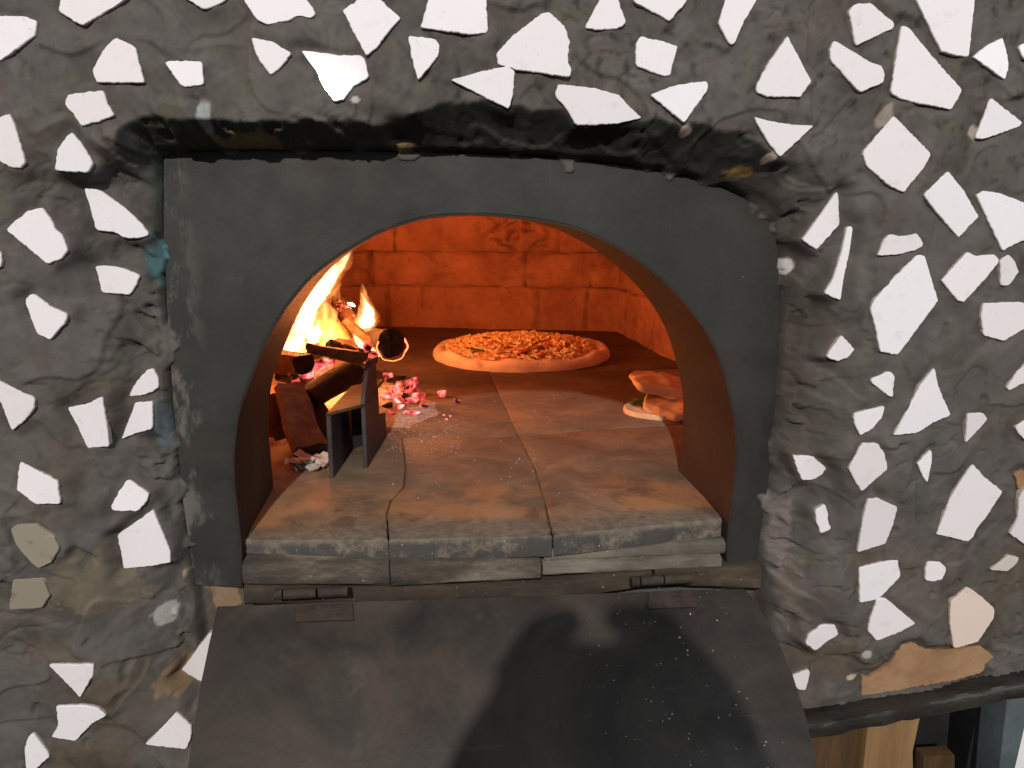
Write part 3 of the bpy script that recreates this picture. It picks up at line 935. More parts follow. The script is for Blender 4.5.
# the mosaic goes on beyond the picture
for u, v, r in ((-55, 60, 24), (-70, 180, 26), (-50, 300, 22), (-75, 420, 25), (-55, 540, 24), (-60, 660, 23), (90, -60, 24), (260, -75, 25), (430, -65, 23),
                (600, -70, 24), (770, -65, 25), (1085, 60, 25), (1095, 200, 24), (1090, 330, 26), (1085, 470, 24)):
    ang = [2 * math.pi * k / 6 + rngs.uniform(-0.35, 0.35) for k in range(6)]
    sh_ = add_shard([(u + r * rngs.uniform(0.6, 1.1) * math.cos(a), v + r * rngs.uniform(0.6, 1.1) * math.sin(a)) for a in ang], '', T)
    del sh_['label']
for px, lab in BRICKS:
    add_shard(px, lab, 'brick', 0.02, -0.003, 'bare_brick', 0.0012)

# the wall mesh, without the mouth and without the corner under the rail
inside = poly_sd(archW, X, Z) < 0.004
rl = [P(805, 716, -0.06), P(1024, 668, -0.06)]
slope = (rl[1].z - rl[0].z) / (rl[1].x - rl[0].x)
under = (X > rl[0].x - 0.05) & (Z < rl[0].z + slope * (X - rl[0].x))
bot = (X < rl[0].x - 0.05) & (Z < 0.60)
# the foot of the mortar turns inwards behind the rail
V = np.stack([X, -H, Z], -1).reshape(-1, 3)
bad = (inside | under | bot)
idx = np.arange(nx * nz).reshape(nx, nz)
qd = np.stack([idx[:-1, :-1], idx[1:, :-1], idx[1:, 1:], idx[:-1, 1:]], -1)
kill = bad[:-1, :-1] & bad[1:, :-1] & bad[1:, 1:] & bad[:-1, 1:]
qd = qd[~kill].reshape(-1, 4)
used = np.zeros(nx * nz, bool)
used[qd.ravel()] = True
remap = np.cumsum(used) - 1
qd = remap[qd]
V = V[used]
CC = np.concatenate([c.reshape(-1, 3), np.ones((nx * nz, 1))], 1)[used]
me = bpy.data.meshes.new('mortar')
me.vertices.add(len(V))
me.vertices.foreach_set('co', V.ravel().astype(np.float32))
me.loops.add(qd.size)
me.loops.foreach_set('vertex_index', qd.ravel().astype(np.int32))
me.polygons.add(len(qd))
me.polygons.foreach_set('loop_start', np.arange(0, qd.size, 4, dtype=np.int32))
me.update(calc_edges=True)
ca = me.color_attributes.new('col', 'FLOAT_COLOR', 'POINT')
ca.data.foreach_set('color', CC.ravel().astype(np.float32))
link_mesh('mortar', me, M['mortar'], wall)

# ------------------------------------------------------------------ the oven
oven = thing('pizza_oven', 'wood-fired pizza oven with black steel arch front and lowered steel door', 'oven', (0, 0, 0.9))

# front plate
outl = [np.array(p) for p in archS] + [np.array(p) for p in plateW[1:-1]]
bm = bmesh.new()
from mathutils.geometry import delaunay_2d_cdt
no_ = len(outl)
cv_, _, cf_, _, _, _ = delaunay_2d_cdt([Vector((p[0], p[1])) for p in outl], [(i, (i + 1) % no_) for i in range(no_)], [list(range(no_))], 1, 1e-7)
fv = [bm.verts.new((p.x, -0.003, p.y)) for p in cv_]
bv = [bm.verts.new((p.x, 0.003, p.y)) for p in cv_]
for f in cf_:
    bm.faces.new([fv[i] for i in f])
    bm.faces.new([bv[i] for i in f][::-1])
for i in range(no_):
    j = (i + 1) % no_
    if fv[i] is not fv[j]:
        bm.faces.new((fv[i], fv[j], bv[j], bv[i]))
obj('front_plate', bm, M['plate'], oven, True, None, 30)

# sleeve: the steel throat behind the plate
DEP = 0.165
bm = bmesh.new()
rows = []
ctr = np.array([0.05, 1.15])
for y, g in ((-0.006, 0.0), (-0.006, 0.0025), (DEP, 0.0025), (DEP, 0.0)):
    row = []
    for k, p in enumerate(archS):
        t = archS[min(k + 1, len(archS) - 1)] - archS[max(k - 1, 0)]
        nrm = np.array([-t[1], t[0]]) / (np.linalg.norm(t) + 1e-9)
        q = p - nrm * g - nrm * 0.0005
        row.append(bm.verts.new((q[0], y, q[1])))
    rows.append(row)
for r0, r1 in zip(rows, rows[1:] + rows[:1]):
    for k in range(len(archS) - 1):
        bm.faces.new((r0[k], r0[k + 1], r1[k + 1], r1[k]))
obj('arch_sleeve', bm, M['sleeve'], oven, True, None, 40)

# brick chamber: walls follow a plan line, then close in a dome
HZ = 1.0
B1, B2, B3 = F(372, 326), F(617, 331), F(683, 368)
aL = Vector((P(268, 450, DEP).x - 0.02, DEP + 0.005, 0))
aR = Vector((P(682, 450, DEP).x + 0.02, DEP + 0.005, 0))
plan = [(aR.x, aR.y), (aR.x + 0.13, aR.y + 0.05), (aR.x + 0.215, 0.36), (B3.x + 0.025, 0.5), (B3.x + 0.015, B3.y), (B2.x, B2.y), (B1.x, B1.y), (B1.x - 0.32, B1.y - 0.22), (B1.x - 0.40, 0.9), (aL.x - 0.22, 0.45),
        (aL.x - 0.10, 0.25), (aL.x, aL.y)]
pl = resample(plan, 0.008, closed=False)
pl = [pl[0]] + [(pl[i - 1] + 2 * pl[i] + pl[i + 1]) / 4 for i in range(1, len(pl) - 1)] + [pl[-1]]
PL = np.array(pl)
seg = np.concatenate([[0], np.cumsum(np.linalg.norm(np.diff(PL, axis=0), axis=1))])
tan = np.gradient(PL, axis=0)
tan /= np.linalg.norm(tan, axis=1)[:, None]
NR = np.stack([tan[:, 1], -tan[:, 0]], -1)
cen = np.array([0.05, 0.85])
flip = np.sign(((cen - PL) * NR).sum(1))
NR = -NR * -np.where(np.median(flip) > 0, 1, -1)
# s of the corner B2 (right end of the back wall)
kB2 = np.argmin(np.linalg.norm(PL - np.array([B2.x, B2.y]), axis=1))
sB2 = seg[kB2]
sB1 = seg[np.argmin(np.linalg.norm(PL - np.array([B1.x, B1.y]), axis=1))]
mpp = (sB1 - sB2) / 245.0


def su(u):
    return sB2 + (617 - u) * mpp


def zback(v):
    return P(500, v, B2.y).z


cz_ = [HZ - 0.02, zback(290), zback(254), zback(214)]
cz_ += [cz_[-1] + 0.12 * k for k in range(1, 9)]
joints = [[su(x) for x in (389, 425.0, 540, 588)], [su(x) for x in (374, 528, 592)], [su(x) for x in (398, 484, 560, 604)]]
hz = np.linspace(HZ - 0.02, HZ + 0.42, 110)
SG, HG = np.meshgrid(seg, hz, indexing='ij')
jd = np.full(SG.shape, 1.0)
wv = 0.004 * fbm(SG * 18, HG * 18, 3, 91)
wv2 = 0.004 * fbm(SG * 18, HG * 18, 3, 92)
for z in cz_[1:]:
    jd = np.minimum(jd, np.abs(HG + wv - z))
for r in range(len(cz_) - 1):
    band = (HG >= cz_[r]) & (HG < cz_[r + 1])
    js = list(joints[r]) if r < 3 else []
    lo_s, hi_s = (su(604), su(372)) if r < 3 else (0, 0)
    s = hi_s + 0.12 + 0.1 * (r % 2)
    while s < seg[-1]:
        js.append(s)
        s += 0.27 + 0.05 * ((r * 7) % 3)
    s = lo_s - 0.11 - 0.07 * (r % 2)
    while s > 0:
        js.append(s)
        s -= 0.24
    for j in js:
        jd = np.where(band, np.minimum(jd, np.abs(SG + wv2 * 1.6 - j)), jd)
jw = 0.0022 * (1 + 0.9 * fbm(SG * 14, HG * 14, 2, 93))
deep = np.exp(-(jd / np.maximum(jw, 0.0015)) ** 2)
disp = 0.005 * (1 - np.exp(-(jd / 0.009) ** 2)) * (0.6 + 1.4 * np.clip(fbm(SG * 6, HG * 6, 2, 97) + 0.2, 0, 1)) + 0.011 * fbm(SG * 11, HG * 13, 4, 94) - 0.008 * deep * (0.6 + 0.8 * np.clip(fbm(SG * 10, HG * 10, 2, 98) + 0.3, 0, 1))
for ju, r in ((389, 0), (374, 1)):
    k = np.exp(-((SG + wv2 * 0.8 - su(ju)) / 0.006) ** 2) * ((HG >= cz_[r]) & (HG < cz_[r + 1]))
    disp -= 0.016 * k
    deep = np.maximum(deep, k)
# a spalled patch high on the back wall
sp = np.exp(-((SG - su(520)) / 0.09) ** 2 - ((HG - zback(232)) / 0.07) ** 2)
disp -= 0.035 * sp * sstep(-0.05, 0.2, fbm(SG * 24, HG * 24, 4, 95))
bx = PL[:, None, 0] + NR[:, None, 0] * disp
by = PL[:, None, 1] + NR[:, None, 1] * disp
bz = HG.copy()
# dome rows
nd = 26
ext = []
last = np.stack([bx[:, -1], by[:, -1]], -1)
for k in range(1, nd + 1):
    a = k / nd * math.pi / 2
    f = max(math.cos(a), 0.02)
    ext.append(np.concatenate([cen + (last - cen) * f, np.full((len(last), 1), hz[-1] + 0.22 * math.sin(a))], 1))
G = np.stack([bx, by, bz], -1)
G = np.concatenate([G, np.stack(ext, 1)], 1)
JO = np.concatenate([np.clip(deep * (0.45 + 1.2 * (fbm(SG * 9, HG * 9, 2, 96) + 0.2)), 0, 1), np.zeros((len(last), nd))], 1)
a_, b_ = G.shape[:2]
idx = np.arange(a_ * b_).reshape(a_, b_)
fc = np.stack([idx[:-1, :-1], idx[1:, :-1], idx[1:, 1:], idx[:-1, 1:]], -1).reshape(-1, 4)
me = bpy.data.meshes.new('brick_chamber')
vl = [tuple(p) for p in G.reshape(-1, 3)]
fl = [tuple(int(i) for i in f) for f in fc]
# front wall of the chamber: a frame round the throat
nb = len(vl)
fr = [p for p in archS if True]
for p in fr:
    vl.append((p[0], DEP + 0.002, p[1]))
big = []
for p in fr:
    d = np.array(p) - np.array([0.05, 1.0])
    d = d / np.linalg.norm(d)
    big.append((0.05 + d[0] * 1.0, DEP + 0.004, 1.0 + d[1] * 1.0))
vl += big
for k in range(len(fr) - 1):
    fl.append((nb + k, nb + k + 1, nb + len(fr) + k + 1, nb + len(fr) + k))
me.from_pydata(vl, [], fl)
at = me.color_attributes.new('joint', 'FLOAT_COLOR', 'POINT')
jj = np.concatenate([JO.reshape(-1), np.zeros(len(vl) - nb)])
at.data.foreach_set('color', np.repeat(jj[:, None], 4, 1).ravel().astype(np.float32))
link_mesh('brick_chamber', me, M['firebrick'], oven)

# hearth slabs
YF = -0.012
CJ = [(553, None), (548, 515), (536, 470), (519, 436), (506, 408), (495, 385), (489, 372)]


def fl_pts(lst, z=HZ):
    return [np.array(F(u, v, z)[:2]) for u, v in lst]


def slab(outline, thick=0.024, gap=0.0006, dz=0.0, name='hearth_slab', mat='slab', label=None):
    """outline: floor points (x, y), counter-clockwise or not; a slightly shrunk, worn solid"""
    pts = resample(outline, 0.006)
    pts = np.array(pts)
    area = 0.5 * np.sum(pts[:, 0] * np.roll(pts[:, 1], -1) - np.roll(pts[:, 0], -1) * pts[:, 1])
    if area < 0:
        pts = pts[::-1]
    t = np.roll(pts, -1, 0) - np.roll(pts, 1, 0)
    t /= np.linalg.norm(t, axis=1)[:, None] + 1e-12
    nrm = np.stack([-t[:, 1], t[:, 0]], -1)
    jit = 0.0010 * fbm(pts[:, 0] * 40, pts[:, 1] * 40, 3, 101)
    jit = jit + np.where(pts[:, 1] < 0.03, 0.0035 * sstep(0.10, 0.35, fbm(pts[:, 0] * 55, pts[:, 1] * 55, 3, 102)), 0)
    pts = pts + nrm * (gap + jit[:, None])
    bm = bmesh.new()
    rings = []
    for off, z in ((0.0026, 0.0), (0.0009, -0.0006), (0.0, -0.0024), (0.0, -thick)):
        rings.append([bm.verts.new((p[0] + n_[0] * off, p[1] + n_[1] * off, HZ + dz + z)) for p, n_ in zip(pts, nrm)])
    bm.faces.new(rings[0])
    bm.faces.new(rings[-1][::-1])
    for r0, r1 in zip(rings, rings[1:]):
        for i in range(len(pts)):
            j = (i + 1) % len(pts)
            bm.faces.new((r0[i], r0[j], r1[j], r1[i]))
    o = obj(name, bm, M[mat], oven, True, (pts[:, 0].mean(), pts[:, 1].mean(), HZ + dz), 40)
    if label:
        o['label'] = label
    return o


def fy(u, y, z=HZ):
    """floor point at depth y seen in picture column u near row v"""
    lo, hi = 330.0, 640.0
    for _ in range(40):
        mid = (lo + hi) / 2
        if F(u, mid, z).y > y:
            lo = mid
        else:
            hi = mid
    return np.array(F(u, lo, z)[:2])


fL, fM0, fM1, fR = np.array(F(243.5, 540)[:2]), np.array(F(388.5, 540)[:2]), np.array(F(553, 536)[:2]), np.array(F(724.5, 519)[:2])
jl = fl_pts([(387, 512), (391, 500), (404, 486), (406, 468), (402, 437)])
jc = fl_pts([(548, 515), (536, 470), (519, 436)])
c1r = fl_pts([(600, 429), (700, 423)])
xl = aL.x - 0.35
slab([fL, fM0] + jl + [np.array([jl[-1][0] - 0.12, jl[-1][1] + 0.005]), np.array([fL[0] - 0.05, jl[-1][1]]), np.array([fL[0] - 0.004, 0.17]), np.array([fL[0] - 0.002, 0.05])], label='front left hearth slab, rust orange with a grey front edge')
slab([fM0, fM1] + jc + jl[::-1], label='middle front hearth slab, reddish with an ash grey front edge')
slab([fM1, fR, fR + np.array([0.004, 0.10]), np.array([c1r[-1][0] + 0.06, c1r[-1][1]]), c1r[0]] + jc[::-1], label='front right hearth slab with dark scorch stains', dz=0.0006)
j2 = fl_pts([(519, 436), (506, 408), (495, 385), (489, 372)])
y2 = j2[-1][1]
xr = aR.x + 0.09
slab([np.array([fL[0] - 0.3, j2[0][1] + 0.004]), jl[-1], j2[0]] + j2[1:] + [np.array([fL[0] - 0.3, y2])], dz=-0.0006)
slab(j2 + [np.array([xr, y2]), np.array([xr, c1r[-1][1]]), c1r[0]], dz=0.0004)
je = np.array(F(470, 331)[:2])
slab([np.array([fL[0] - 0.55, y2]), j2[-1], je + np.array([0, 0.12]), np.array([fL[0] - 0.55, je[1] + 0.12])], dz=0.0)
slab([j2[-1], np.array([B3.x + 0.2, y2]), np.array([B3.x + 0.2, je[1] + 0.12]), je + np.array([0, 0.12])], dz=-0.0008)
bm = bmesh.new()
bp = [(fL[0] + 0.002, 0.05), (fR[0] - 0.002, 0.07), (fR[0] + 0.0, 0.15), (xr + 0.4, 0.2), (xr + 0.4, 1.75), (fL[0] - 0.7, 1.75), (fL[0] - 0.7, 0.2), (fL[0] + 0.0, 0.15)]
prism(bm, [(p[0], p[1], HZ - 0.004) for p in bp], [(p[0], p[1], HZ - 0.03) for p in bp])
obj('hearth_bed', bm, M['hearth_base'], oven, False)


# ledge stones under the slabs
def ledge(px_top, px_bot, y0, y1, mat, name='ledge_stone', label=None, amp=0.002):
    """a long stone: front face between two picture lines at depth y0, running back to y1"""
    def line(px):
        w_ = [P(u, v, y0) for u, v in px]
        return resample([(p.x, p.z) for p in w_], 0.012, closed=False)
    a, b = line(px_top), line(px_bot)
    n = len(a)
    bb = np.array(b)
    tq = np.linspace(0, 1, n)
    ts = np.linspace(0, 1, len(b))
    b = np.stack([np.interp(tq, ts, bb[:, 0]), np.interp(tq, ts, bb[:, 1])], -1)
    bm = bmesh.new()
    cols = []
    for i in range(n):
        x, zt = a[i]
        zb = b[i][1]
        jt = amp * float(fbm(np.array(x * 60), np.array(zt * 60 + y0 * 300), 3, 111))
        jb = amp * float(fbm(np.array(x * 60), np.array(zb * 60), 3, 112))
        r = 0.0035
        cols.append([bm.verts.new(q) for q in ((x, y1, zt), (x, y0 + r * 1.6 + jt, zt + jt * 0.5), (x, y0 + jt, zt - r + jt * 0.5), (x, y0 + jt * 0.5 + jb, (zt + zb) / 2),
                                               (x, y0 + jb, zb + r), (x, y0 + r, zb + jb * 0.4), (x, y1, zb))])
    for c0_, c1_ in zip(cols, cols[1:]):
        for k in range(7):
            bm.faces.new((c0_[k], c1_[k], c1_[(k + 1) % 7], c0_[(k + 1) % 7]))
    bm.faces.new(cols[0])
    bm.faces.new(cols[-1][::-1])
    o = obj(name, bm, M[mat], oven, True, None, 45)
    if label:
        o['label'] = label
    return o


ledge([(241.5, 565), (389, 563)], [(242, 586), (389, 587)], -0.020, 0.12, 'ledge_dark', label='left ledge stone, dark with soot')
ledge([(390, 563), (541, 561)], [(390, 588), (541, 580)], -0.022, 0.12, 'ledge_dark', label='middle ledge stone, black along its face')
ledge([(544, 550), (726, 541)], [(544, 563), (724, 555)], -0.008, 0.12, 'ledge_pale', label='upper right ledge stone, pale grey')
ledge([(543, 564), (722, 556)], [(543, 577), (738, 568)], -0.014, 0.10, 'ledge_pale', label='lower right ledge stone, pale grey')
ledge([(243, 588), (541, 584), (652, 570)], [(243, 606), (541, 604), (652, 588)], -0.016, 0.06, 'sill', 'sill_bar', label='rusty brown sill strip over the door')
ledge([(655, 568), (762, 566)], [(655, 586), (766, 590)], -0.016, 0.06, 'sill', 'sill_bar', label='short rusty sill strip at right')

# the drop-down door
tl, tr = P(216, 604, -0.040), P(746, 588, -0.040)
tm = (tl + tr) / 2
Wd = abs(tr.x - tl.x)
# distance of the lower edge at which it is as wide as the upper one
lo, hi = 0.2, 1.5
dl, dr, dm = ray(188, 768), ray(818, 768), ray(503, 768)
for _ in range(50):
    k = (lo + hi) / 2
    if (dr * (k / dr.dot(dm)) - dl * (k / dl.dot(dm))).length < Wd:
        lo = k
    else:
        hi = k
bmid = CAM + dm * k
dn = (bmid - tm)
dn = Vector((0, dn.y, dn.z)).normalized()
xa = (tr - tl).normalized()
nd_ = xa.cross(dn).normalized()
if nd_.y > 0:
    nd_ = -nd_


def D(u, v, lift=0.0):
    d = ray(u, v)
    t = (tm - CAM).dot(nd_) / d.dot(nd_)
    return CAM + d * t + nd_ * lift


DOOR = [(217, 606), (300, 603.5), (420, 600), (540, 596), (640, 592), (744, 588), (756, 600), (768, 622), (781, 648), (793, 676), (806, 718), (818, 768), (824, 800), (180, 800), (188, 768), (194, 725), (201, 683), (210, 640)]
bm = bmesh.new()
dw = [D(u, v) for u, v in DOOR]
prism(bm, dw, [p - nd_ * 0.008 for p in dw])
bevel(bm, 0.0018, 2)
bmesh.ops.triangulate(bm, faces=[f for f in bm.faces if len(f.verts) > 4])
door = obj('door', bm, M['door'], oven, True, tm, 35)
door['label'] = 'dark steel door hanging open below the mouth, speckled with flour'


def hinge(u0, u1, v0, v1, cuts, label):
    bm = bmesh.new()
    # leaf welded on the door
    q = [D(u0 + (u1 - u0) * 0.30, v1 + 1, 0.003), D(u1 + 2, v1 - 1, 0.003), D(u1 + 4, v1 + 16, 0.003), D(u0 + (u1 - u0) * 0.28, v1 + 18, 0.003)]
    prism(bm, q, [p - nd_ * 0.004 for p in q])
    # knuckles
    Y = -0.034
    for a, b in cuts:
        p, q = P(u0 + (u1 - u0) * a, v0 + (v1 - v0) * (0.42 - a * 0.2), Y), P(u0 + (u1 - u0) * b, v0 + (v1 - v0) * (0.42 - b * 0.2), Y)
        ax = (q - p).normalized()
        e1 = ax.cross(Vector((0, 0, 1))).normalized()
        e2 = ax.cross(e1)
        r = (v1 - v0) * 0.00031
        n = 14
        f = [p + (e1 * math.cos(2 * math.pi * i / n) + e2 * math.sin(2 * math.pi * i / n)) * r for i in range(n)]
        prism(bm, f, [x + (q - p) for x in f])
    o = obj('hinge', bm, M['hinge_rust'], door, True, None, 40)
    o['label'] = label


hinge(275, 350, 587, 605, ((0, 0.10), (0.12, 0.55), (0.58, 0.97)), 'left hinge of the door')
hinge(630, 692, 574, 592, ((0.02, 0.14), (0.17, 0.52), (0.55, 1.0)), 'right hinge of the door')

# ------------------------------------------------------------------ iron log guard
gd = thing('log_guard', 'rusted iron guard of bent plates holding the firewood to the left of the hearth', 'log guard', F(352, 470))


def vplane(a, b):
    """vertical plane through two floor points: returns a function picture -> point"""
    d = (b - a)
    d.z = 0
    n = Vector((d.y, -d.x, 0)).normalized()

    def f(u, v, off=0.0):
        r = ray(u, v)
        return CAM + r * ((a - CAM).dot(n) / r.dot(n)) + n * off
    return f, n


def plate_solid(fn, n, px, th):
    bm = bmesh.new()
    a = [fn(u, v) for u, v in px]
    prism(bm, a, [p + n * th for p in a])
    bevel(bm, 0.0006, 1)
    return bm


f1, n1_ = vplane(F(334, 478), F(353, 447))
a0, a1 = F(334, 478), F(353, 447)
hL = f1(331.5, 416).z - HZ
bm = bmesh.new()
up = Vector((0, 0, 1))
q = [a0, a1, a1 + up * hL, a0 + up * hL]
prism(bm, q, [p + Vector((-0.006, 0, 0)) for p in q])
bevel(bm, 0.0008, 1)
obj('side_plate', bm, M['iron'], gd, True, None, 35)
b0, b1 = F(368, 468), F(386.5, 435)
f2, n2_ = vplane(b0, b1)
dirb = (b1 - b0)
L2 = dirb.length
dirb.normalize()
hs = f2(368.5, 392).z - HZ
ht = P(377, 358, (b0 + dirb * L2 * 0.55).y).z - HZ
hb = f2(386.5, 411).z - HZ
q = [b0, b1, b1 + up * hb, b0 + dirb * L2 * 0.62 + up * (hb + 0.012), b0 + dirb * L2 * 0.58 + up * ht, b0 + dirb * L2 * 0.30 + up * (ht + 0.003), b0 + dirb * 0.004 + up * hs, b0 + up * (hs - 0.01)]
bm = bmesh.new()
prism(bm, q, [p + Vector((-0.006, 0, 0)) for p in q])
bevel(bm, 0.0008, 1)
obj('side_plate', bm, M['iron'], gd, True, None, 35)
c_, d_ = a0 + up * hL, b0 + up * (hL + 0.003)
bk = dirb * L2 * 1.0
bq = [a1 + Vector((0.001, -0.012, 0.001)), b0 + dirb * L2 * 0.80 + Vector((-0.0065, 0, 0.001)), b0 + dirb * L2 * 0.80 + Vector((-0.0065, 0, hL - 0.001)), a1 + Vector((0.001, -0.012, hL - 0.001))]
bm = bmesh.new()
prism(bm, bq, [p + Vector((0.002, 0.005, 0)) for p in bq])
obj('back_plate', bm, M['iron'], gd, True, None, 35)
q = [c_ + Vector((-0.006, 0, 0)), d_, d_ + bk, c_ + bk + Vector((-0.006, 0, 0))]
bm = bmesh.new()
prism(bm, [p + up * 0.005 for p in q], [p + up * 0.0005 for p in q])
bevel(bm, 0.0008, 1)
obj('top_plate', bm, m_simple('firelit_iron', (0.045, 0.024, 0.013), (0.11, 0.06, 0.03), 40, 0.7, 0.4), gd, True, None, 35)  # browner than the sides: firelight on the top painted into the iron

# ------------------------------------------------------------------ firewood


def log(name, a, b, ra, rb, mat, endmat, label, cat='firewood', nseg=10, nring=18, flat=None, rough=0.12, seed=0, squash=1.0, group='firewood in the oven'):
    a, b = Vector(a), Vector(b)
    ax = (b - a)
    L = ax.length
    ax.normalize()
    e1 = ax.cross(Vector((0, 0, 1)))
    if e1.length < 0.1:
        e1 = ax.cross(Vector((0, 1, 0)))
    e1.normalize()
    e2 = ax.cross(e1)
    if e2.z < 0:
        e2 = -e2
    bm = bmesh.new()
    rows = []
    for i in range(nseg + 1):
        t = i / nseg
        r = ra + (rb - ra) * t
        row = []
        c_ = a + ax * L * t + e1 * 0.1 * r * math.sin(t * 5 + seed) + e2 * 0.1 * r * math.sin(t * 4 + seed * 2)
        for k in range(nring):
            an = 2 * math.pi * k / nring
            cx_, cy_ = math.cos(an), math.sin(an) * squash
            if flat is not None:
                cy_ = min(cy_, flat)
            rr = r * (1 + rough * mnoise.noise(Vector((cx_ * 1.4 + seed * 7, cy_ * 1.4, t * L * 18))) + rough * 0.6 * mnoise.noise(Vector((cx_ * 4 + seed, cy_ * 4, t * L * 40))))
            sh = ax * (r * 0.25 * mnoise.noise(Vector((cx_ * 2, cy_ * 2, seed + i * 9.0))) if i in (0, nseg) else 0)
            row.append(bm.verts.new(c_ + (e1 * cx_ + e2 * cy_) * rr + sh))
        rows.append(row)
    for r0, r1 in zip(rows, rows[1:]):
        for k in range(nring):
            bm.faces.new((r0[k], r0[(k + 1) % nring], r1[(k + 1) % nring], r1[k]))
    for r_, s in ((rows[0], -1), (rows[-1], 1)):
        cc = sum((v.co for v in r_), Vector()) / nring
        mid = [bm.verts.new(cc + (v.co - cc) * 0.5 + ax * s * 0.001 * random.uniform(-1, 1)) for v in r_]
        cv = bm.verts.new(cc)
        for k in range(nring):
            f1_ = bm.faces.new((r_[k], r_[(k + 1) % nring], mid[(k + 1) % nring], mid[k]))
            f2_ = bm.faces.new((mid[k], mid[(k + 1) % nring], cv))
            f1_.material_index = f2_.material_index = 1
    o = obj(name, bm, [mat, endmat], None, True, a * 0.5 + b * 0.5, 42)
    tag(o, label, cat, group)
    return o


log('firewood_log', P(303, 364, 0.44), P(250, 352, 0.54), 0.021, 0.024, M['bark_olive'], M['bark_dark'], 'round log with a glowing orange top at the left wall of the oven', seed=1, flat=0.55)
log('firewood_log', P(309, 345, 0.42), P(360, 356, 0.47), 0.011, 0.017, M['bark_olive'], M['bark_dark'], 'boat-shaped split log lying across the top of the fire', flat=0.3, seed=2)
log('firewood_log', P(307, 402, 0.40), P(352, 372, 0.52), 0.020, 0.023, M['bark_dark'], M['char'], 'thick dark log slanting up behind the iron guard', seed=3)
log('firewood_log', P(287, 388, 0.40), P(312, 450, 0.28), 0.021, 0.026, M['bark_brown'], M['bark_brown'], 'brown split log standing on end at the front of the fire', flat=0.45, seed=4, nring=9)
log('firewood_log', P(366, 337, 0.86), P(391, 345, 0.66), 0.024, 0.028, M['char'], M['char'], 'charred black log end with a glowing red rim', seed=5)
log('firewood_log', P(322, 312, 0.86), P(340, 356, 0.66), 0.024, 0.036, M['bark_olive'], M['wood_end'], 'yellow-lit log upright at the back of the fire', seed=6)
log('firewood_log', P(338, 300, 0.98), P(364, 352, 0.80), 0.018, 0.024, M['char_glow'], M['char_glow'], 'thin burning log leaning at the back right of the fire', seed=8)
log('firewood_log', P(316, 405, 0.42), P(333, 452, 0.33), 0.014, 0.017, M['bark_dark'], M['char'], 'thin dark stick between the upright log and the iron guard', seed=9)
log('firewood_log', P(271, 400, 0.44), P(284, 450, 0.36), 0.014, 0.017, M['bark_dark'], M['char'], 'dark stick against the left wall behind the upright log', seed=10)

log('firewood_log', P(330, 346, 0.56), P(372, 360, 0.62), 0.013, 0.016, M['char_glow'], M['char'], 'thin glowing stick crossing behind the boat-shaped log', seed=11)
log('firewood_log', P(346, 322, 0.76), P(377, 352, 0.70), 0.012, 0.015, M['char_glow'], M['char'], 'thin burning stick beside the charred log', seed=12)
log('firewood_log', P(278, 372, 0.52), P(330, 386, 0.56), 0.016, 0.018, M['char_glow'], M['char'], 'half-burnt stick lying low in the glowing bed', seed=13)

# glowing rim on the charred log
pc, pe = P(366, 337, 0.86), P(392, 346, 0.66)
ax = (pe - pc).normalized()
e1 = ax.cross(Vector((0, 0, 1))).normalized()
e2 = e1.cross(ax)
bm = bmesh.new()
prev = None
for k in range(0, 30):
    an = math.radians(150 + k * 8)
    r = 0.0290 * (1 + 0.10 * mnoise.noise(Vector((k * 0.33, 4.0, 1.0))))
    c_ = pe + ax * 0.001 + (e1 * math.cos(an) + e2 * math.sin(an)) * r
    rr = 0.0015 * (0.55 + 1.1 * abs(mnoise.noise(Vector((k * 0.4, 9.0, 2.0))))) * (1.9 if 1 < k < 8 else 1.0)
    rad = (e1 * math.cos(an) + e2 * math.sin(an))
    ring = [bm.verts.new(c_ + rad * rr * math.cos(t) + ax * rr * math.sin(t)) for t in (0, 1.57, 3.14, 4.71)]
    if prev:
        for q in range(4):
            bm.faces.new((prev[q], prev[(q + 1) % 4], ring[(q + 1) % 4], ring[q]))
    prev = ring
charlog = [o for o in COL.objects if o.get('label', '').startswith('charred black')][0]
obj('glowing_rim', bm, M['rim'], charlog, True, None, None)

# ------------------------------------------------------------------ embers, ash


def ember(px, z, size, label, mat='ember', seed=0, stretch=(1.3, 0.9, 0.95), rot=0.0):
    bm = bmesh.new()
    rr = random.Random(seed * 13 + 1)
    c_ = F(px[0], px[1], HZ)
    R3 = Matrix.Rotation(rot, 3, 'Z') @ Matrix.Rotation(rr.uniform(-0.25, 0.25), 3, 'X')
    for k in range(15):
        q = Vector((rr.uniform(-1, 1), rr.uniform(-1, 1), rr.uniform(-1, 1)))
        q = q / max(abs(q.x), abs(q.y), abs(q.z)) * rr.uniform(0.75, 1.0)
        q = R3 @ Vector((q.x * stretch[0], q.y * stretch[1], q.z * stretch[2])) * size * 0.85
        bm.verts.new(q)
    r = bmesh.ops.convex_hull(bm, input=bm.verts[:])
    bmesh.ops.delete(bm, geom=[v for v in bm.verts if not v.link_faces], context='VERTS')
    bevel(bm, size * 0.10, 2)
    zmin = min(v.co.z for v in bm.verts)
    for v in bm.verts:
        v.co = v.co + c_ + Vector((0, 0, -zmin + z))
    o = obj('ember', bm, M[mat], None, True, c_, 40)
    tag(o, label, 'ember', 'embers in the oven')


